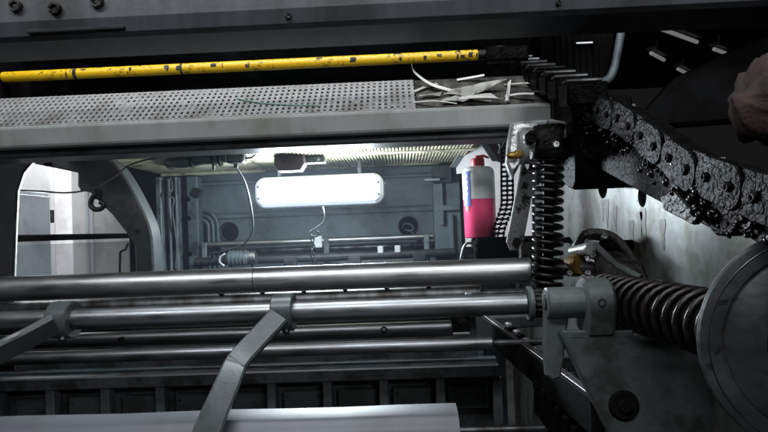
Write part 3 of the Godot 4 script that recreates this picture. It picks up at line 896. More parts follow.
# ---------------------------------------------------------------- left far corner: posts, hoses, arm
func left_end():
	var p := thing("rear_column", "blue grey column of upright channels and bolts at the far left", "column", V(-0.87, 0, -2.35))
	part("side_channel", S().box(V(-0.940, 0.62, -2.30), V(0.022, 1.24, 0.06), 0.003), M.paint_light, p)
	part("panel", S().box(V(-0.897, 0.62, -2.33), V(0.056, 1.24, 0.04), 0.003), M.paint, p)
	part("recess", S().box(V(-0.855, 0.62, -2.345), V(0.03, 1.24, 0.03), 0.003), M.paint_dark, p)
	part("front_channel", S().box(V(-0.817, 0.62, -2.325), V(0.044, 1.24, 0.06), 0.004), M.paint, p)
	part("edge_strip", S().box(V(-0.879, 0.62, -2.300), V(0.008, 1.24, 0.02), 0.002), M.paint_light, p)
	for y in [1.075, 0.935, 1.15]:
		part("bolt", bolt_shape(V(-0.832, y, -2.295), V(0, 0, 1), 0.009, 0.008), M.black, p)
	part("latch", S().box(V(-0.79, 1.172, -2.285), V(0.03, 0.035, 0.02), 0.004, Basis(V(0, 0, 1), -0.5)), M.steel_dull, p)
	var hz := thing("hose_bundle", "three grey hoses bending down together beside the left hole", "hose", V(-0.77, 1.0, -2.34))
	for k in 3:
		var r := 0.028 + k * 0.019
		var path := []
		path.append(V(-0.815, 1.04 + r, -2.345))
		for q in 9:
			var a := PI / 2 - (PI / 2) * q / 8.0
			path.append(V(-0.80 + cos(a) * r, 1.04 + sin(a) * r, -2.345))
		path.append(V(-0.80 + r, 0.86, -2.345))
		part("hose", S().tube(path, 0.0068, 10), M.paint, hz)
	# wiry bits tied to the column
	single("tied_wire", S().tube(smooth_path([V(-0.89, 1.235, -2.27), V(-0.878, 1.19, -2.255), V(-0.892, 1.165, -2.25), V(-0.872, 1.15, -2.25), V(-0.884, 1.10, -2.265), V(-0.878, 0.98, -2.28), V(-0.886, 0.88, -2.285)]), 0.004, 7), M.cable, "crumpled pale wire running down the far left column", "wire")
	single("clipped_tube", S().tube(smooth_path([V(-0.905, 1.23, -2.29), V(-0.903, 1.0, -2.288), V(-0.905, 0.80, -2.29)]), 0.006, 8), M.paint_light, "straight thin grey pipe on the far left column", "pipe")

	# cast arm that frames the opening
	var a := thing("frame_arm", "big bent grey cast arm crossing the bright opening", "arm", V(-0.85, 0.9, -1.78))
	var outer := smooth_path([V2(-1.112, 1.261), V2(-1.02, 1.272), V2(-0.92, 1.264), V2(-0.865, 1.240), V2(-0.825, 1.190), V2(-0.782, 1.108), V2(-0.754, 1.040), V2(-0.746, 0.98), V2(-0.745, 0.86)], 5)
	var poly := PackedVector2Array([V2(-1.112, 1.243)])
	for v in outer: poly.append(v)
	for v in [V2(-0.745, 0.72), V2(-0.802, 0.72), V2(-0.801, 0.975), V2(-0.806, 0.995), V2(-0.866, 1.076), V2(-0.932, 1.146), V2(-0.945, 1.150), V2(-0.962, 1.154), V2(-0.970, 1.168), V2(-0.969, 1.208)]: poly.append(v)
	part("casting", S().prism(poly, 0.07, Transform3D(Basis.IDENTITY, V(0, 0, -1.82)), 0.005), M.arm, a)
	part("foot", S().box(V(-0.86, 0.745, -1.78), V(0.19, 0.05, 0.09), 0.004), M.paint_dark, a)
	for q in [[-0.86, 1.225], [-0.79, 1.06]]:
		part("bolt", bolt_shape(V(q[0], q[1] - 0.035, -1.75), V(0, 0, 1), 0.006, 0.004), M.paint_dark, a)
	part("clip", S().box(V(-1.055, 1.240, -1.742), V(0.014, 0.02, 0.016), 0.003), M.black, a)
	var k := thing("black_hook", "small black eye hook hanging under the bent arm", "hook", V(-0.905, 1.12, -1.76))
	part("eye", S().tube(smooth_path([V(-0.905, 1.142, -1.745), V(-0.920, 1.132, -1.745), V(-0.928, 1.112, -1.745), V(-0.918, 1.096, -1.745), V(-0.897, 1.096, -1.745), V(-0.888, 1.108, -1.745), V(-0.899, 1.116, -1.745)]), [0.009] + range(36).map(func(_i): return 0.0075), 10), M.rubber, k)
	part("stem", S().box(V(-0.906, 1.14, -1.75), V(0.022, 0.03, 0.018), 0.004), M.rubber, k)
	single("loose_wire", S().tube(smooth_path([V(-0.995, 1.14, -1.50), V(-0.95, 1.137, -1.53), V(-0.905, 1.134, -1.58), V(-0.86, 1.145, -1.62), V(-0.815, 1.178, -1.66), V(-0.775, 1.215, -1.68), V(-0.70, 1.236, -1.70), V(-0.62, 1.240, -1.72), V(-0.575, 1.259, -1.73)]), 0.0024, 7), M.rubber, "thin dark wire sagging across the bright opening", "wire")
	single("door_handle_bar", S().tube(smooth_path([V(-0.815, 0.99, -1.74), V(-0.822, 0.972, -1.735), V(-0.835, 0.966, -1.735), V(-0.838, 0.95, -1.735), V(-0.838, 0.88, -1.735), V(-0.812, 0.86, -1.74)], 5), 0.0035, 8), M.rubber, "small bent dark handle at the foot of the arm", "handle")

# ---------------------------------------------------------------- rollers and levers
func rollers():
	var r1 := thing("steel_roller", "thickest polished steel roller, uppermost of the near rollers", "roller", V(-0.35, 0.916, -1.1), "near steel rollers")
	part("shell", S().lathe([[0.0, 0.0], [0.019, 0.0], [0.0235, 0.003], [0.0235, 1.182], [0.021, 1.185], [0.0, 1.185]], along(V(-0.953, 0.916, -1.1), Vector3.RIGHT), 48), M.steel, r1)
	part("seam", S().lathe([[0.0235, 0.0], [0.0237, 0.0004], [0.0237, 0.0014], [0.0235, 0.0018]], along(V(-0.278, 0.916, -1.1), Vector3.RIGHT), 48), M.steel_dull, r1)
	part("journal", rod(V(0.23, 0.916, -1.1), V(0.425, 0.916, -1.1), 0.012), M.steel_dull, r1)
	var r2 := thing("steel_roller", "second steel roller carrying the two bent levers", "roller", V(-0.35, 0.868, -1.0), "near steel rollers")
	part("shell", S().lathe([[0.0, 0.0], [0.0175, 0.0], [0.0175, 1.154], [0.015, 1.157], [0.0, 1.157]], along(V(-0.953, 0.868, -1.0), Vector3.RIGHT), 40), M.steel_worn, r2)
	part("journal", rod(V(0.20, 0.868, -1.0), V(0.425, 0.868, -1.0), 0.010), M.steel_dull, r2)
	var kn := S()
	for k in 16:
		var a := TAU * k / 16.0
		kn.box(V(0.226, 0.868 + cos(a) * 0.021, -1.0 + sin(a) * 0.021), V(0.028, 0.006, 0.004), 0.001, Basis(V(1, 0, 0), a))
	kn.lathe([[0.0, 0.0], [0.021, 0.0], [0.021, 0.028], [0.0, 0.028]], along(V(0.212, 0.868, -1.0), Vector3.RIGHT), 32)
	part("ribbed_collar", kn, M.greasy, r2)
	part("end_flange", S().lathe([[0.0, 0.0], [0.027, 0.0], [0.029, 0.002], [0.029, 0.008], [0.0, 0.008]], along(V(0.203, 0.868, -1.0), Vector3.RIGHT), 32), M.casting, r2)
	# flat tie bar and the thin roller below
	var tb := thing("tie_bar", "dull grey tie bar with a small hole below the second roller", "bar", V(-0.4, 0.785, -1.25))
	part("bar", rod(V(-0.952, 0.789, -1.255), V(0.10, 0.789, -1.255), 0.0165), M.steel_worn, tb)
	part("upper_rod", rod(V(-0.952, 0.823, -1.24), V(0.16, 0.823, -1.24), 0.0105), M.steel_worn, tb)
	part("hole_rim", S().lathe([[0.0, -0.001], [0.004, -0.001], [0.005, 0.001], [0.007, 0.001], [0.0075, 0.0]], along(V(-0.046, 0.792, -1.2388), V(0, 0.15, 1)), 18), M.hole, tb)
	part("bolt", bolt_shape(V(-0.60, 0.79, -1.239), V(0, 0, 1), 0.007, 0.005), M.greasy, tb)
	var r4 := thing("steel_roller", "thin worn steel roller, lowest of the near rollers", "roller", V(-0.4, 0.765, -1.2), "near steel rollers")
	part("shell", rod(V(-0.953, 0.765, -1.2), V(0.172, 0.765, -1.2), 0.0135), M.steel_worn, r4)
	part("journal", rod(V(0.17, 0.765, -1.2), V(0.425, 0.765, -1.2), 0.007), M.steel_dull, r4)
	# back roller between
	var r5 := thing("steel_roller", "dark steel roller half hidden behind the second roller", "roller", V(-0.4, 0.83, -1.32), "near steel rollers")
	part("shell", rod(V(-0.953, 0.846, -1.36), V(0.172, 0.846, -1.36), 0.020), M.steel_dull, r5)
	part("journal", rod(V(0.17, 0.846, -1.36), V(0.425, 0.846, -1.36), 0.009), M.steel_dull, r5)
	for k in 6:
		part("clip", S().box(V(-0.42 + k * 0.095, 0.871, -1.352), V(0.012, 0.010, 0.016), 0.002), M.black, r5)

	# levers clamped to the second roller
	var lever := func(x: float, pts: Array, label: String, w: float, side: Vector3):
		var l := thing("bent_lever", label, "lever", V(x, 0.868, -1.0), "levers on the second roller")
		part("collar", S().lathe([[0.018, 0.0], [0.030, 0.0], [0.032, 0.002], [0.032, 0.034], [0.030, 0.036], [0.018, 0.036]], along(V(x - 0.018, 0.868, -1.0), Vector3.RIGHT), 36), M.lever, l)
		part("arm", S().strap(smooth_path(pts, 6), side, w, 0.013, 0.003), M.lever, l)
		part("set_screw", bolt_shape(V(x + 0.006, 0.868 - 0.028, -1.0 + 0.014), V(0, -0.6, 0.5), 0.006, 0.007), M.steel_dull, l)
	lever.call(-0.205, [V(-0.206, 0.866, -0.966), V(-0.250, 0.820, -0.93), V(-0.261, 0.807, -0.921), V(-0.267, 0.797, -0.913), V(-0.270, 0.775, -0.875), V(-0.272, 0.748, -0.815), V(-0.268, 0.730, -0.755)], "bent flat grey lever in the middle, hanging from the second roller", 0.037, V(0.86, -0.45, 0.3))
	lever.call(-0.583, [V(-0.580, 0.866, -0.968), V(-0.612, 0.846, -0.94), V(-0.640, 0.830, -0.91), V(-0.72, 0.788, -0.85), V(-0.80, 0.745, -0.80)], "bent flat grey lever at the left edge of the picture", 0.042, V(0.35, 0.9, 0.5))

# ---------------------------------------------------------------- rack and sheet at the bottom
func bottom():
	var r := thing("sheet_brake_rack", "dark rack with upright ribs and recessed panels below the rollers", "rack", V(-0.4, 0.6, -1.3))
	part("top_rail", S().box(V(-0.375, 0.687, -1.325), V(1.148, 0.028, 0.06), 0.003), M.paint_dark, r)
	part("edge_strip", S().box(V(-0.375, 0.704, -1.345), V(1.148, 0.006, 0.02), 0.0015), M.paint, r)
	part("back_panel", S().box(V(-0.375, 0.58, -1.375), V(1.148, 0.24, 0.03), 0.003), M.paint_dark, r)
	for k in 10:
		var x := -0.918 + k * 0.1235
		part("rib", S().box(V(x, 0.612, -1.312), V(0.020, 0.122, 0.03), 0.002), M.arm, r)
		if k < 9:
			part("recess_panel", S().box(V(x + 0.062, 0.618, -1.350), V(0.090, 0.052, 0.018), 0.003), M.arm, r)
			for s in [-0.034, 0.034]:
				part("screw", bolt_shape(V(x + 0.062 + s, 0.632, -1.341), V(0, 0, 1), 0.003, 0.003), M.steel_dull, r)
	part("lower_rail", S().box(V(-0.375, 0.535, -1.315), V(1.148, 0.03, 0.05), 0.003), M.paint_dark, r)
	for y in [0.62, 0.575]:
		part("rod", rod(V(0.02, y - 0.02, -1.18), V(0.30, y - 0.02, -1.18), 0.008), M.steel_dull, r)
	single("added_shade_sheet", S().box(V(-0.39, 0.62, -1.43), V(1.115, 0.48, 0.012), 0.002), M.paint_dark, "dark sheet added for the shade behind the near rollers", "plate")  # dark sheet added to stand for the shade behind the rollers
	# bright metal sheet nearest the camera
	var rows := []
	var prof := [[-0.900, 0.735], [-0.88, 0.7345], [-0.862, 0.7325], [-0.852, 0.7285], [-0.846, 0.722], [-0.838, 0.716], [-0.828, 0.713], [-0.80, 0.710], [-0.70, 0.704], [-0.55, 0.70]]
	for q in prof:
		var line := []
		for j in 13:
			var x := -0.94 + (0.070 + 0.94) * j / 12.0
			line.append(V(x, q[1] + 0.0008 * sin(j * 1.7 + q[0] * 20.0), q[0]))
		rows.append(line)
	var sh := thing("metal_sheet", "pale shiny metal sheet with a folded edge in the foreground", "sheet", V(-0.4, 0.7, -0.8))
	part("sheet", S().sheet(rows, 0.0016), M.sheet, sh)
	part("stiffener", S().box(V(-0.44, 0.692, -0.70), V(1.0, 0.018, 0.04), 0.003), M.paint_dark, sh)
	# a little bracket left of the lower rail
	var b := thing("end_stop", "small dark end stop block with a bright edge at the roller ends", "block", V(0.108, 0.8, -1.25))
	part("block", S().box(V(0.112, 0.806, -1.235), V(0.036, 0.042, 0.04), 0.003), M.greasy, b)
	part("bright_edge", S().box(V(0.112, 0.784, -1.213), V(0.034, 0.004, 0.006), 0.001), M.milky, b)
	part("stem", S().box(V(0.135, 0.835, -1.265), V(0.014, 0.05, 0.014), 0.002), M.paint, b)
	# long rails descending toward the camera on the right
	var a := V(0.176, 0.758, -1.72)
	var e := V(0.268, 0.722, -0.86)
	var rail := thing("slide_rail", "long dark rail with worn bright top sloping down to the right", "rail", V(0.22, 0.73, -1.3))
	part("rail", S().strap([a, a.lerp(e, 0.5), e], V(0, 1, 0), 0.055, 0.020, 0.002), M.black, rail)
	part("worn_top", S().strap([a + V(0, 0.029, 0), e + V(0, 0.029, 0)], V(1, 0, 0), 0.014, 0.003, 0.0008), M.steel_dull, rail)
	part("foot", S().box(V(0.33, 0.71, -1.25), V(0.20, 0.03, 0.04), 0.003), M.paint_dark, rail)
	part("foot", S().box(V(0.33, 0.74, -1.62), V(0.23, 0.03, 0.04), 0.003), M.paint_dark, rail)
	var g := thing("feed_chain", "short oily chain with bright links lying beside the sloping rail", "chain", V(0.24, 0.77, -1.2))
	for k in 9:
		var c := V(0.222 + k * 0.0045, 0.784 - k * 0.0042, -1.30 + k * 0.024)
		part("link", S().box(c, V(0.012, 0.010, 0.018), 0.003, Basis(V(0, 1, 0), 0.2)), M.silver if k % 2 == 0 else M.oily, g)
	part("carrier", S().strap([V(0.226, 0.772, -1.32), V(0.264, 0.737, -1.09)], V(1, 0, 0), 0.022, 0.008, 0.001), M.oily, g)
	var lr := thing("lower_chain", "black oily chain running down beside the grey bracket plate", "chain", V(0.26, 0.68, -1.0))
	var c0 := V(0.235, 0.70, -1.10)
	var c1 := V(0.285, 0.63, -0.72)
	part("guide", S().strap([c0 - V(0, 0.02, 0), c1 - V(0, 0.02, 0)], V(0, 1, 0), 0.05, 0.014, 0.002), M.oily, lr)
	for k in 12:
		var c := c0.lerp(c1, (k + 0.5) / 12.0)
		part("link", S().box(c + V(0.002, 0.012, 0), V(0.026, 0.018, 0.024), 0.004, Basis(V(1, 0, 0), -0.18)), M.oily, lr)

# ---------------------------------------------------------------- bottle and the things round it
func bottle_corner():
	# ledge bracket
	var lg := thing("ledge_block", "black block on which the bottle stands", "block", V(0.30, 0.9, -1.85))
	part("block", S().box(V(0.318, 0.923, -1.855), V(0.196, 0.082, 0.13), 0.005), M.black, lg)
	part("hook", S().tube(smooth_path([V(0.225, 0.93, -1.80), V(0.205, 0.95, -1.80), V(0.188, 0.945, -1.80), V(0.178, 0.92, -1.80), V(0.172, 0.895, -1.80)]), 0.004, 8), M.steel, lg)
	part("hook_plate", S().box(V(0.196, 0.915, -1.81), V(0.035, 0.05, 0.006), 0.002), M.paint_light, lg)
	# white bent sheet behind the bottle
	var w := thing("white_guard", "white peaked guard sheet behind the bottle", "guard", V(0.3, 0.95, -1.97))
	var gx := Transform3D(Basis(V(0.640, 0, 0.768), V(0, 1, 0), V(-0.768, 0, 0.640)), V(0.20, 0, -2.15))
	var poly := PackedVector2Array([V2(0.036, 0.86), V2(0.053, 1.19), V2(0.010, 1.192), V2(0.010, 1.213), V2(0.128, 1.319), V2(0.207, 1.212), V2(0.345, 1.207), V2(0.33, 0.86)])
	part("sheet", S().prism(poly, 0.005, gx, 0.001), M.wall, w)
	part("bent_edge", S().strap([gx * V(0.010, 1.216, 0.018), gx * V(0.128, 1.322, 0.018)], gx.basis.z, 0.034, 0.003, 0.0008), M.paint_light, w)
	part("bent_edge", S().strap([gx * V(0.128, 1.322, 0.018), gx * V(0.207, 1.215, 0.018)], gx.basis.z, 0.034, 0.003, 0.0008), M.paint_light, w)
	# bottle
	var c := V(0.243, 0.9645, -1.85)
	var b := thing("spray_bottle", "translucent plastic bottle half full of pink liquid with a red cap", "bottle", c)
	var up := along(c, Vector3.UP)
	part("liquid", S().lathe([[0.0, 0.0], [0.044, 0.0], [0.0475, 0.003], [0.0485, 0.010], [0.0492, 0.08], [0.0495, 0.1195], [0.0, 0.1195]], up, 40), M.pink, b)
	part("body", S().lathe([[0.0496, 0.1197], [0.0498, 0.150], [0.0500, 0.196], [0.0488, 0.206], [0.0450, 0.2145], [0.036, 0.219], [0.024, 0.2215], [0.0185, 0.223], [0.0178, 0.232], [0.0, 0.232]], up, 40), M.milky, b)
	part("cap", S().lathe([[0.0205, 0.2235], [0.0212, 0.225], [0.0206, 0.244], [0.0185, 0.2465], [0.008, 0.2475], [0.0065, 0.256], [0.0, 0.257]], up, 28), M.red, b)
	part("spout", S().tube(smooth_path([c + V(0.004, 0.249, 0), c + V(0.018, 0.253, 0.004), c + V(0.034, 0.246, 0.008)]), [0.006] + range(16).map(func(i): return 0.006 - i * 0.0002), 10), M.red, b)
	# label wrapped on the left flank
	var lab := func(called: String, m: Material, y0: float, y1: float, a0: float, a1: float, rr: float):
		var rows := []
		for i in 2:
			var line := []
			for j in 9:
				var a := deg_to_rad(lerpf(a0, a1, j / 8.0))
				line.append(c + V(sin(a) * rr, lerpf(y0, y1, i), cos(a) * rr))
			rows.append(line)
		part(called, S().sheet(rows, 0.0003), m, b)
	lab.call("label", M.blue, 0.098, 0.205, -74, -38, 0.0505)
	for k in 4:
		lab.call("label_print", M.milky, 0.186 - k * 0.018, 0.194 - k * 0.018, -60 + k * 2, -48, 0.0508)
	lab.call("label_mark", M.red, 0.083, 0.0965, -66, -46, 0.0505)
	# double roller chain hanging behind
	var ch := thing("roller_chain", "black double roller chain hanging right of the bottle", "chain", V(0.32, 1.15, -1.8))
	var n := 22
	for k in n:
		var t := float(k) / (n - 1)
		var y := 1.262 - t * 0.30
		var bend := -0.030 * smoothstep(0.62, 1.0, t)
		var x := 0.327 - 0.01 * t + bend
		var g := S()
		for s in [-0.017, 0.0, 0.017]:
			g.box(V(x + s, y, -1.80), V(0.006, 0.0138, 0.010), 0.0012, Basis(V(0, 0, 1), -0.15 if t > 0.7 else -0.03))
		g.tube([V(x - 0.020, y, -1.80), V(x + 0.020, y, -1.80)], 0.0034, 8)
		part("link", g, M.oily, ch)
	part("top_sprocket", S().lathe([[0.0, -0.03], [0.03, -0.03], [0.034, -0.02], [0.034, 0.02], [0.03, 0.03], [0.0, 0.03]], along(V(0.35, 1.285, -1.80), Vector3.RIGHT), 20), M.oily, ch)
	part("sprocket_shaft", rod(V(0.33, 1.285, -1.80), V(0.50, 1.285, -1.80), 0.012), M.oily, ch)
	for q in [[0.288, 1.265], [0.300, 1.235], [0.310, 1.25]]:
		part("oil_drip", S().tube(smooth_path([V(q[0], q[1] + 0.01, -1.79), V(q[0] + 0.003, q[1], -1.785), V(q[0] - 0.002, q[1] - 0.018, -1.785)], 4), 0.0018, 6), M.silver, ch)

# ---------------------------------------------------------------- the right hand mechanism
func right_side():
	# hub casting under the tray end
	var h := thing("hub_casting", "dirty silver hub casting with a brass nipple under the tray end", "casting", V(0.28, 1.15, -1.18))
	part("hub", S().lathe([[0.0, -0.03], [0.032, -0.03], [0.037, -0.025], [0.037, 0.02], [0.030, 0.03], [0.030, 0.05], [0.0, 0.05]], along(V(0.262, 1.155, -1.17), V(1, 0, 0)), 32), M.silver, h)
	part("neck", S().lathe([[0.0, 0.0], [0.022, 0.0], [0.026, 0.01], [0.024, 0.05], [0.030, 0.075], [0.0, 0.08]], along(V(0.286, 1.11, -1.13), V(0, 1, 0)), 28), M.greasy, h)
	part("ear", S().prism(PackedVector2Array([V2(0.222, 1.200), V2(0.30, 1.203), V2(0.33, 1.196), V2(0.345, 1.165), V2(0.30, 1.155), V2(0.255, 1.165), V2(0.236, 1.12), V2(0.218, 1.09), V2(0.208, 1.12), V2(0.214, 1.165)]), 0.03, Transform3D(Basis.IDENTITY, V(0, 0, -1.185)), 0.005), M.silver, h)
	part("bolt", bolt_shape(V(0.290, 1.146, -1.104), V(0, 0, 1), 0.006, 0.006), M.steel, h)
	part("bolt", bolt_shape(V(0.252, 1.165, -1.132), V(0, 0, 1), 0.012, 0.010), M.oily, h)
	var br := S().lathe([[0.0, 0.0], [0.008, 0.0], [0.009, 0.010], [0.007, 0.012], [0.007, 0.022], [0.004, 0.028], [0.0, 0.03]], along(V(0.232, 1.135, -1.14), V(-1, -0.12, 0.3)), 14)
	part("brass_nipple", br, M.brass, h)
	# bright lever behind
	var lv := thing("bright_lever", "bright scuffed steel lever slanting down beside the chain", "lever", V(0.29, 1.0, -1.45))
	part("bar", S().prism(PackedVector2Array([V2(0.312, 1.235), V2(0.352, 1.232), V2(0.348, 1.17), V2(0.322, 1.05), V2(0.300, 0.955), V2(0.288, 0.935), V2(0.268, 0.937), V2(0.259, 0.958), V2(0.283, 1.06), V2(0.303, 1.15)]), 0.016, Transform3D(Basis.IDENTITY, V(0, 0, -1.50)), 0.003), M.silver, lv)
	part("pivot", rod(V(0.281, 0.957, -1.51), V(0.281, 0.957, -1.47), 0.012), M.steel_dull, lv)
	part("pivot_shaft", rod(V(0.281, 0.957, -1.508), V(0.425, 0.957, -1.508), 0.008), M.greasy, lv)
	part("block", S().box(V(0.315, 0.93, -1.46), V(0.06, 0.05, 0.04), 0.005), M.greasy, lv)
	# upright black spring
	var sp := thing("coil_spring", "upright black coil spring at the end of the thickest roller", "spring", V(0.256, 0.88, -1.06))
	part("coil", coil(V(0.252, 0.880, -1.06), V(0.265, 1.115, -1.06), 0.0235, 0.0235, 16.5, 0.0042), M.spring, sp)
	part("guide_rod", rod(V(0.252, 0.868, -1.06), V(0.266, 1.13, -1.06), 0.0095), M.oily, sp)
	part("spring_cup", S().lathe([[0.0, 0.0], [0.031, 0.0], [0.033, 0.003], [0.033, 0.018], [0.0, 0.02]], along(V(0.2655, 1.113, -1.06), V(0.05, 1, 0)), 28), M.oily, sp)
	part("lower_cup", S().lathe([[0.0, 0.0], [0.029, 0.0], [0.029, 0.008], [0.0, 0.01]], along(V(0.2515, 0.872, -1.06), V(0.05, 1, 0)), 28), M.greasy, sp)
	# white pipe between spring and plate
	single("pale_pipe", S().tube(smooth_path([V(0.305, 1.10, -1.30), V(0.318, 1.05, -1.30), V(0.318, 1.0, -1.30), V(0.310, 0.95, -1.30), V(0.310, 0.90, -1.30)]), 0.005, 8), M.milky, "thin pale pipe between the black spring and the side plate", "pipe")
	# black bearing block under the chain
	var bb := thing("bearing_block", "black oily bearing block above the pale side plate", "block", V(0.38, 1.1, -1.28))
	part("block", S().prism(PackedVector2Array([V2(-1.33, 1.085), V2(-1.20, 1.083), V2(-1.17, 1.07), V2(-1.13, 1.062), V2(-1.11, 1.075), V2(-1.10, 1.13), V2(-1.12, 1.235), V2(-1.38, 1.30), V2(-1.38, 1.10)]), 0.115, across(0.325), 0.004), M.oily, bb)
	part("shaft", rod(V(0.27, 1.145, -1.26), V(0.33, 1.145, -1.26), 0.03), M.oily, bb)
	part("boss", S().lathe([[0.0, 0.012], [0.018, 0.012], [0.021, 0.006], [0.028, 0.004], [0.030, 0.0]], along(V(0.36, 1.14, -1.10), V(0, 0.2, 1)), 24), M.oily, bb)
	# chain guide
	var g := thing("chain_guide", "oily black chain guide plate sloping down across the right", "guide", V(0.36, 1.1, -1.0))
	var poly := PackedVector2Array([V2(-1.95, 1.56), V2(-1.31, 1.315), V2(-1.06, 1.222), V2(-0.89, 1.160), V2(-0.80, 1.112), V2(-0.72, 1.075), V2(-0.59, 1.036), V2(-0.42, 0.995), V2(-0.36, 0.97), V2(-0.36, 0.90), V2(-0.52, 0.945), V2(-0.60, 0.966), V2(-0.655, 0.985), V2(-0.675, 0.978), V2(-0.697, 0.979), V2(-0.712, 0.988), V2(-0.903, 1.042), V2(-1.13, 1.108), V2(-1.46, 1.235), V2(-1.95, 1.43)])
	part("plate", S().prism(poly, 0.022, across(0.360), 0.003), M.oily, g)
	part("track", S().strap([V(0.352, 1.522, -1.95), V(0.352, 1.275, -1.31), V(0.352, 1.186, -1.06), V(0.352, 1.122, -0.89), V(0.352, 1.042, -0.72), V(0.352, 1.0, -0.59), V(0.352, 0.965, -0.42)], V(0, 1, 0), 0.012, 0.018, 0.002), M.greasy, g)
	for q in [[-0.985, 1.135, 0.014], [-0.86, 1.083, 0.010], [-0.775, 1.035, 0.012], [-0.62, 0.998, 0.012]]:
		part("bolt", bolt_shape(V(0.360, q[1], q[0]), V(-1, 0, 0), q[2], 0.008), M.greasy, g)
	part("finger", S().prism(PackedVector2Array([V2(-0.80, 1.03), V2(-0.76, 1.038), V2(-0.70, 1.000), V2(-0.715, 0.992), V2(-0.79, 1.012)]), 0.010, across(0.344), 0.002), M.greasy, g)
	part("spindle", rod(V(0.38, 1.41, -1.66), V(0.47, 1.41, -1.66), 0.02), M.oily, g)
	# gripper chain on it
	var c := thing("gripper_chain", "black oily gripper chain with stepped links above the chain guide", "chain", V(0.33, 1.25, -1.2))
	var path := [V2(-1.93, 1.567), V2(-1.31, 1.330), V2(-1.06, 1.238), V2(-0.89, 1.178), V2(-0.72, 1.094), V2(-0.59, 1.053), V2(-0.40, 1.008)]
	var along_path := func(s: float) -> Array:
		for i in path.size() - 1:
			var l: float = path[i].distance_to(path[i + 1])
			if s <= l or i == path.size() - 2:
				var d: Vector2 = (path[i + 1] - path[i]).normalized()
				return [path[i] + d * s, d]
			s -= l
		return []
	var s0 := 0.02
	var idx := 0
	while s0 < 1.60:
		var q: Array = along_path.call(s0)
		var p: Vector2 = q[0]
		var d: Vector2 = q[1]
		var ang := atan2(d.y, d.x)
		if s0 < 0.98:
			# stepped gripper pads
			var lk := part("link", S().box(V(0.326, p.y - 0.008, p.x), V(0.070, 0.040, 0.060), 0.004, Basis(V(1, 0, 0), -ang * 0.55)), M.oily, c)
			part("lit_pad", S().box(V(0.324, p.y + 0.0135, p.x + 0.004), V(0.062, 0.006, 0.030), 0.0015, Basis(V(1, 0, 0), -ang * 0.2)), M.steel_dull, lk)  # paler pad tops, the overhead light put into their colour
			s0 += 0.077
		else:
			# side plates with pins, shaped like an eight
			var outline := PackedVector2Array()
			for k in 24:
				var a := TAU * k / 24.0
				var v := V2(cos(a) * 0.024 + signf(cos(a)) * 0.022, sin(a) * 0.025)
				outline.append(p + v.rotated(ang) + V2(0, -0.030))
			var lk := part("link", S().prism(outline, 0.007, across(0.336 if idx % 2 == 0 else 0.333), 0.0015), M.oily, c)
			for e in [-0.022, 0.022]:
				var pp := p + V2(e, 0).rotated(ang) + V2(0, -0.030)
				part("pin", rod(V(0.3295, pp.y, pp.x), V(0.362, pp.y, pp.x), 0.0055), M.oily, lk)
			s0 += 0.046
		idx += 1
	# clots of grease and lint caught on guide and chain
	var rng := RandomNumberGenerator.new()
	rng.seed = 12
	var gs := S()
	for k in 420:
		var q: Array = along_path.call(rng.randf_range(0.55, 1.62))
		var p: Vector2 = q[0] - V2(0, rng.randf_range(0.012, 0.085))
		clot(gs, V(0.336 if rng.randf() < 0.4 else 0.356, p.y, p.x), rng.randf_range(0.002, 0.008), rng)
	var go := part("grease_clots", gs, M.grease, g)
	go.set_meta("kind", "stuff")
	# greasy arm cluster above the lower hub
	var m := thing("greasy_linkage", "greasy brown and grey linkage arms before the side plate", "linkage", V(0.36, 0.93, -1.15))
	part("arm", S().strap(smooth_path([V(0.325, 0.945, -1.14), V(0.345, 0.975, -1.13), V(0.385, 0.968, -1.11), V(0.41, 0.925, -1.08), V(0.422, 0.888, -1.05)]), V(0, 0.3, 1), 0.035, 0.014, 0.003), M.greasy, m)
	part("arm", S().strap([V(0.350, 0.955, -1.10), V(0.372, 0.92, -1.06), V(0.40, 0.898, -1.02)], V(0, 0.5, 1), 0.022, 0.012, 0.002), M.casting, m)
	part("nut", S().lathe([[0.0, -0.012], [0.018, -0.012], [0.021, -0.008], [0.021, 0.008], [0.018, 0.012], [0.0, 0.012]], along(V(0.315, 0.922, -1.10), V(0.5, 0.1, 1)), 8, 10.0), M.brass, m)
	part("added_shade_block", S().prism(PackedVector2Array([V2(-1.17, 0.80), V2(-1.17, 0.925), V2(-1.145, 0.948), V2(-1.10, 0.950), V2(-1.05, 0.925), V2(-1.02, 0.885), V2(-1.02, 0.80)]), 0.075, across(0.345), 0.006), M.greasy, m)  # bulk added so the linkage throws a fuller shadow on the side plate
	part("stud", rod(V(0.318, 0.945, -1.12), V(0.334, 0.952, -1.07), 0.012), M.silver, m)
	part("pin", rod(V(0.36, 0.955, -1.10), V(0.425, 0.955, -1.10), 0.010), M.oily, m)
	for q in [[0.338, 0.940, -1.075, 0.006], [0.330, 0.908, -1.08, 0.005], [0.352, 0.915, -1.06, 0.006], [0.300, 0.908, -1.09, 0.005], [0.366, 0.972, -1.09, 0.005]]:
		part("bolt", bolt_shape(V(q[0], q[1], q[2]), V(0, 0.3, 1), q[3], 0.006), M.silver, m)
	# clamp hub at the end of the second roller, with lever and bracket plate
	var cl := thing("clamp_bracket", "grey cast clamp bracket with round hub and big side plate", "bracket", V(0.27, 0.85, -0.86))
	part("hub", S().lathe([[0.0, 0.004], [0.010, 0.004], [0.012, 0.0], [0.020, 0.0], [0.0225, 0.002], [0.0225, 0.062], [0.0, 0.062]], along(V(0.201, 0.886, -0.86), Vector3.RIGHT), 36), M.casting, cl)
	part("bore", rod(V(0.199, 0.886, -0.86), V(0.204, 0.886, -0.86), 0.010), M.hole, cl)
	var strap_poly := PackedVector2Array()
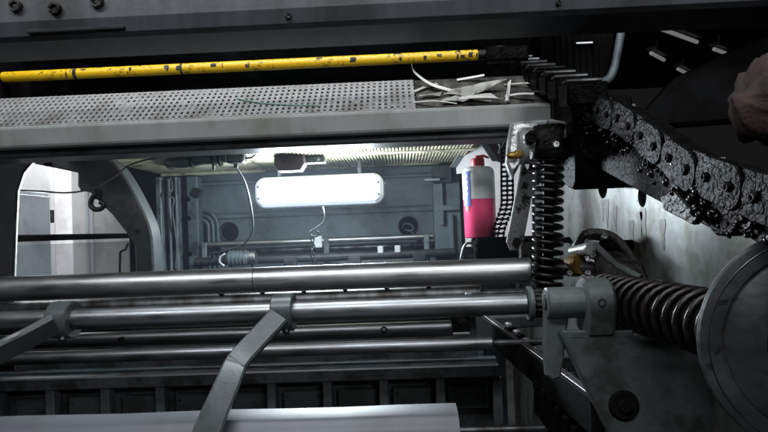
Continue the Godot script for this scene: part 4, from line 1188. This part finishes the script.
	for k in 43:
		var a := deg_to_rad(-20.0 + k * 5.0)
		strap_poly.append(V2(-0.865 + cos(a) * 0.034, 0.886 + sin(a) * 0.034))
	strap_poly.append(V2(-0.892, 0.842))
	strap_poly.append(V2(-0.842, 0.842))
	part("strap", S().prism(strap_poly, 0.042, across(0.252), 0.005), M.casting, cl)
	part("set_screw", S().lathe([[0.0, -0.002], [0.0035, -0.002], [0.004, 0.001], [0.0055, 0.001], [0.006, 0.0]], along(V(0.272, 0.888, -0.8312), V(0, 0.08, 1)), 16), M.hole, cl)
	part("lever", S().prism(PackedVector2Array([V2(0.200, 0.884), V2(0.236, 0.884), V2(0.230, 0.850), V2(0.222, 0.800), V2(0.217, 0.780), V2(0.206, 0.776), V2(0.197, 0.784), V2(0.195, 0.82)]), 0.016, Transform3D(Basis.IDENTITY, V(0, 0, -0.872)), 0.003), M.casting, cl)
	var side := PackedVector2Array([V2(0.216, 0.846), V2(0.40, 0.838), V2(0.425, 0.80), V2(0.425, 0.62), V2(0.318, 0.62), V2(0.272, 0.714)])
	part("side_plate", S().prism(side, 0.02, Transform3D(Basis.IDENTITY, V(0, 0, -0.865)), 0.003), M.casting, cl)
	part("top_rib", S().prism(PackedVector2Array([V2(0.218, 0.8485), V2(0.318, 0.8455), V2(0.318, 0.835), V2(0.222, 0.837)]), 0.012, Transform3D(Basis.IDENTITY, V(0, 0, -0.8565)), 0.002), M.casting, cl)
	part("bolt", S().lathe([[0.0, 0.008], [0.008, 0.008], [0.010, 0.004], [0.018, 0.004], [0.021, 0.001], [0.0215, 0.0]], along(V(0.300, 0.742, -0.845), V(0, 0, 1)), 28), M.black, cl)
	# rusty spring leading to the big wheel
	var ax0 := V(0.326, 0.878, -0.98)
	var ax1 := V(0.352, 0.880, -0.62)
	var rs := thing("coil_spring", "fat rusty brown coil spring between the bracket and the big disc", "spring", V(0.33, 0.83, -0.8))
	part("coil", coil(ax0, ax1, 0.036, 0.036, 15.0, 0.0042, 9), M.rust, rs)
	part("core", rod(ax0, ax1, 0.021), M.black, rs)
	# the big dished disc
	var dir := V(-0.20, -0.03, 1).normalized()
	var dc := V(0.408, 0.874, -0.60)
	var dk := thing("hand_wheel", "big dull dished steel disc at the lower right edge", "wheel", V(0.38, 0.75, -0.58))
	part("dish", S().lathe([[0.0, -0.02], [0.100, -0.012], [0.108, -0.004], [0.1135, 0.004], [0.1145, 0.010], [0.113, 0.014], [0.106, 0.0165], [0.094, 0.018], [0.0935, 0.0168], [0.091, 0.0168], [0.0905, 0.018], [0.082, 0.0225], [0.072, 0.027], [0.062, 0.0295], [0.058, 0.029], [0.056, 0.026], [0.056, -0.004], [0.0, -0.005]], along(dc, dir), 72, 28.0), M.disc, dk)
	for q in [[0.1055, 0.0168]]:
		part("turned_groove", S().lathe([[q[0] + 0.0006, q[1]], [q[0] + 0.0003, q[1] + 0.0005], [q[0] - 0.0003, q[1] + 0.0006], [q[0] - 0.0006, q[1]]], along(dc, dir), 72), M.steel_dull, dk)
	part("hub_nut", S().lathe([[0.0, 0.03], [0.014, 0.03], [0.018, 0.026], [0.018, 0.004]], along(dc, dir), 6, 10.0), M.oily, dk)
	part("shaft", rod(dc - dir * 0.018, V(0.425, 0.862, -0.80), 0.014), M.oily, dk)

# ---------------------------------------------------------------- dark upper right and the far hall lamps
func hall_far():
	# framed guard window behind the chain
	var f := thing("guard_window", "dark guard panel in a rounded grey frame behind the chain", "guard", V(0.52, 1.45, -1.7))
	part("frame", S().tube(smooth_path([V(0.652, 1.62, -1.68), V(0.640, 1.54, -1.68), V(0.622, 1.46, -1.68), V(0.612, 1.425, -1.68), V(0.598, 1.402, -1.68), V(0.575, 1.392, -1.68), V(0.52, 1.388, -1.68), V(0.44, 1.384, -1.68)]), 0.0115, 10), M.paint, f)
	part("panel", S().prism(PackedVector2Array([V2(0.42, 1.37), V2(0.60, 1.39), V2(0.655, 1.64), V2(0.42, 1.64)]), 0.008, Transform3D(Basis.IDENTITY, V(0, 0, -1.72)), 0.001), M.black, f)
	for k in 9:
		part("rib", S().box(V(0.46 + k * 0.018, 1.50, -1.708), V(0.005, 0.20, 0.008), 0.0015), M.black, f)
	part("bright_strip", S().box(V(0.54, 1.511, -1.70), V(0.05, 0.008, 0.012), 0.002), M.steel, f)
	# slanting arm
	var sl := thing("slanting_arm", "dark slanting flat arm behind the gripper chain", "arm", V(0.56, 1.22, -1.12))
	part("arm", S().prism(PackedVector2Array([V2(0.44, 1.17), V2(0.466, 1.207), V2(0.522, 1.264), V2(0.60, 1.300), V2(0.70, 1.335), V2(0.80, 1.30), V2(0.80, 1.17), V2(0.62, 1.175)]), 0.04, Transform3D(Basis.IDENTITY, V(0, 0, -1.15)), 0.006), M.black, sl)
	# shaft with a rag wrapped round it
	single("cross_shaft", rod(V(0.50, 1.165, -0.82), V(0.95, 1.165, -0.82), 0.022), M.oily, "dark shaft in the upper right on which the rag hangs", "shaft")
	var nz := noise(77, 3.2, FastNoiseLite.TYPE_SIMPLEX_SMOOTH, 3)
	var rows := []
	for i in 49:
		var t := i / 48.0
		var a := TAU * t
		var ca := V(cos(a), sin(a), 0)
		var line := []
		for j in 30:
			var w := j / 29.0
			# rounded left end, then a long uneven roll with folds running along it
			var env_ := sqrt(maxf(0.0, 1.0 - pow(maxf(0.0, 1.0 - w / 0.22), 2.0)))
			var fold := 0.12 * (0.3 - 1.6 * absf(nz.get_noise_3d(ca.x * 0.35, ca.y * 0.35, w * 0.6))) + 0.05 * nz.get_noise_3d(ca.x * 0.9 + 4.0, ca.y * 0.9, w * 0.8) + 0.035 * sin(w * 24.0 + 4.0 * nz.get_noise_2d(ca.x * 0.5, ca.y * 0.5))
			var r := 0.064 * (0.03 + 0.97 * env_) * (1.0 + 3.0 * fold)
			line.append(V(0.466 + w * 0.24 + 0.01 * ca.y, 1.165 + ca.y * r, -0.82 + ca.x * r))
		rows.append(line)
	single("wiping_rag", S().sheet(rows, 0.002), M.rag, "creased brown rag rolled round the shaft at the right edge", "rag")
	# rows of far ceiling tubes
	for q in [[V(2.766, 3.0, -6.241), V(3.434, 3.0, -6.807), "longest of the four far ceiling tubes, in the upper row"], [V(3.789, 3.0, -7.124), V(4.024, 3.0, -7.322), "short far ceiling tube at the right of the upper row"], [V(3.068, 3.0, -7.17), V(3.372, 3.0, -7.514), "short far ceiling tube at the left of the lower row"], [V(3.769, 3.0, -8.001), V(4.103, 3.0, -8.369), "far ceiling tube at the right of the lower row"]]:
		var mid: Vector3 = (q[0] + q[1]) * 0.5
		var t := thing("ceiling_tube", q[2], "lamp", mid, "far ceiling tubes in the hall")
		part("tube", rod(q[0], q[1], 0.022), M.tube_far, t)
		var dv: Vector3 = q[1] - q[0]
		part("tray", S().box(mid + V(0, 0.06, 0), V(dv.length(), 0.04, 0.12), 0.006, Basis(V(0, 1, 0), atan2(-dv.z, dv.x))), M.paint_dark, t)
		part("hanger", S().tube([mid + V(0, 0.075, 0), mid + V(0, 0.21, 0)], 0.01, 8), M.paint_dark, t)
		area(mid + V(0, -0.045, 0), Vector3.DOWN, Vector2(0.5, 0.07), 0.3, Color(1, 0.98, 0.95), t)

# a small flattened lump of grease with an uneven outline
func clot(s: Shape, at: Vector3, r: float, rng: RandomNumberGenerator):
	var rim := []
	var top := []
	var n := 9
	var turn := rng.randf() * TAU
	var el := rng.randf_range(0.5, 1.0)
	for k in n:
		var a := TAU * k / n
		var rr := r * rng.randf_range(0.65, 1.25)
		var d := Vector2(cos(a) * rr, sin(a) * rr * el).rotated(turn)
		rim.append(at + Vector3(0.002, d.y, d.x))
		top.append(at + Vector3(-r * rng.randf_range(0.22, 0.4), d.y * 0.6, d.x * 0.6))
	var c := at + Vector3(-r * 0.45, 0, 0)
	for k in n:
		var j := (k + 1) % n
		var n0: Vector3 = (rim[k] - at + Vector3(-r * 0.3, 0, 0)).normalized()
		var n1: Vector3 = (rim[j] - at + Vector3(-r * 0.3, 0, 0)).normalized()
		var m0: Vector3 = (n0 + Vector3(-1.2, 0, 0)).normalized()
		var m1: Vector3 = (n1 + Vector3(-1.2, 0, 0)).normalized()
		s.tri(rim[k], rim[j], top[j], n0, n1, m1)
		s.tri(rim[k], top[j], top[k], n0, m1, m0)
		s.tri(top[k], top[j], c, m0, m1, Vector3(-1, 0, 0))
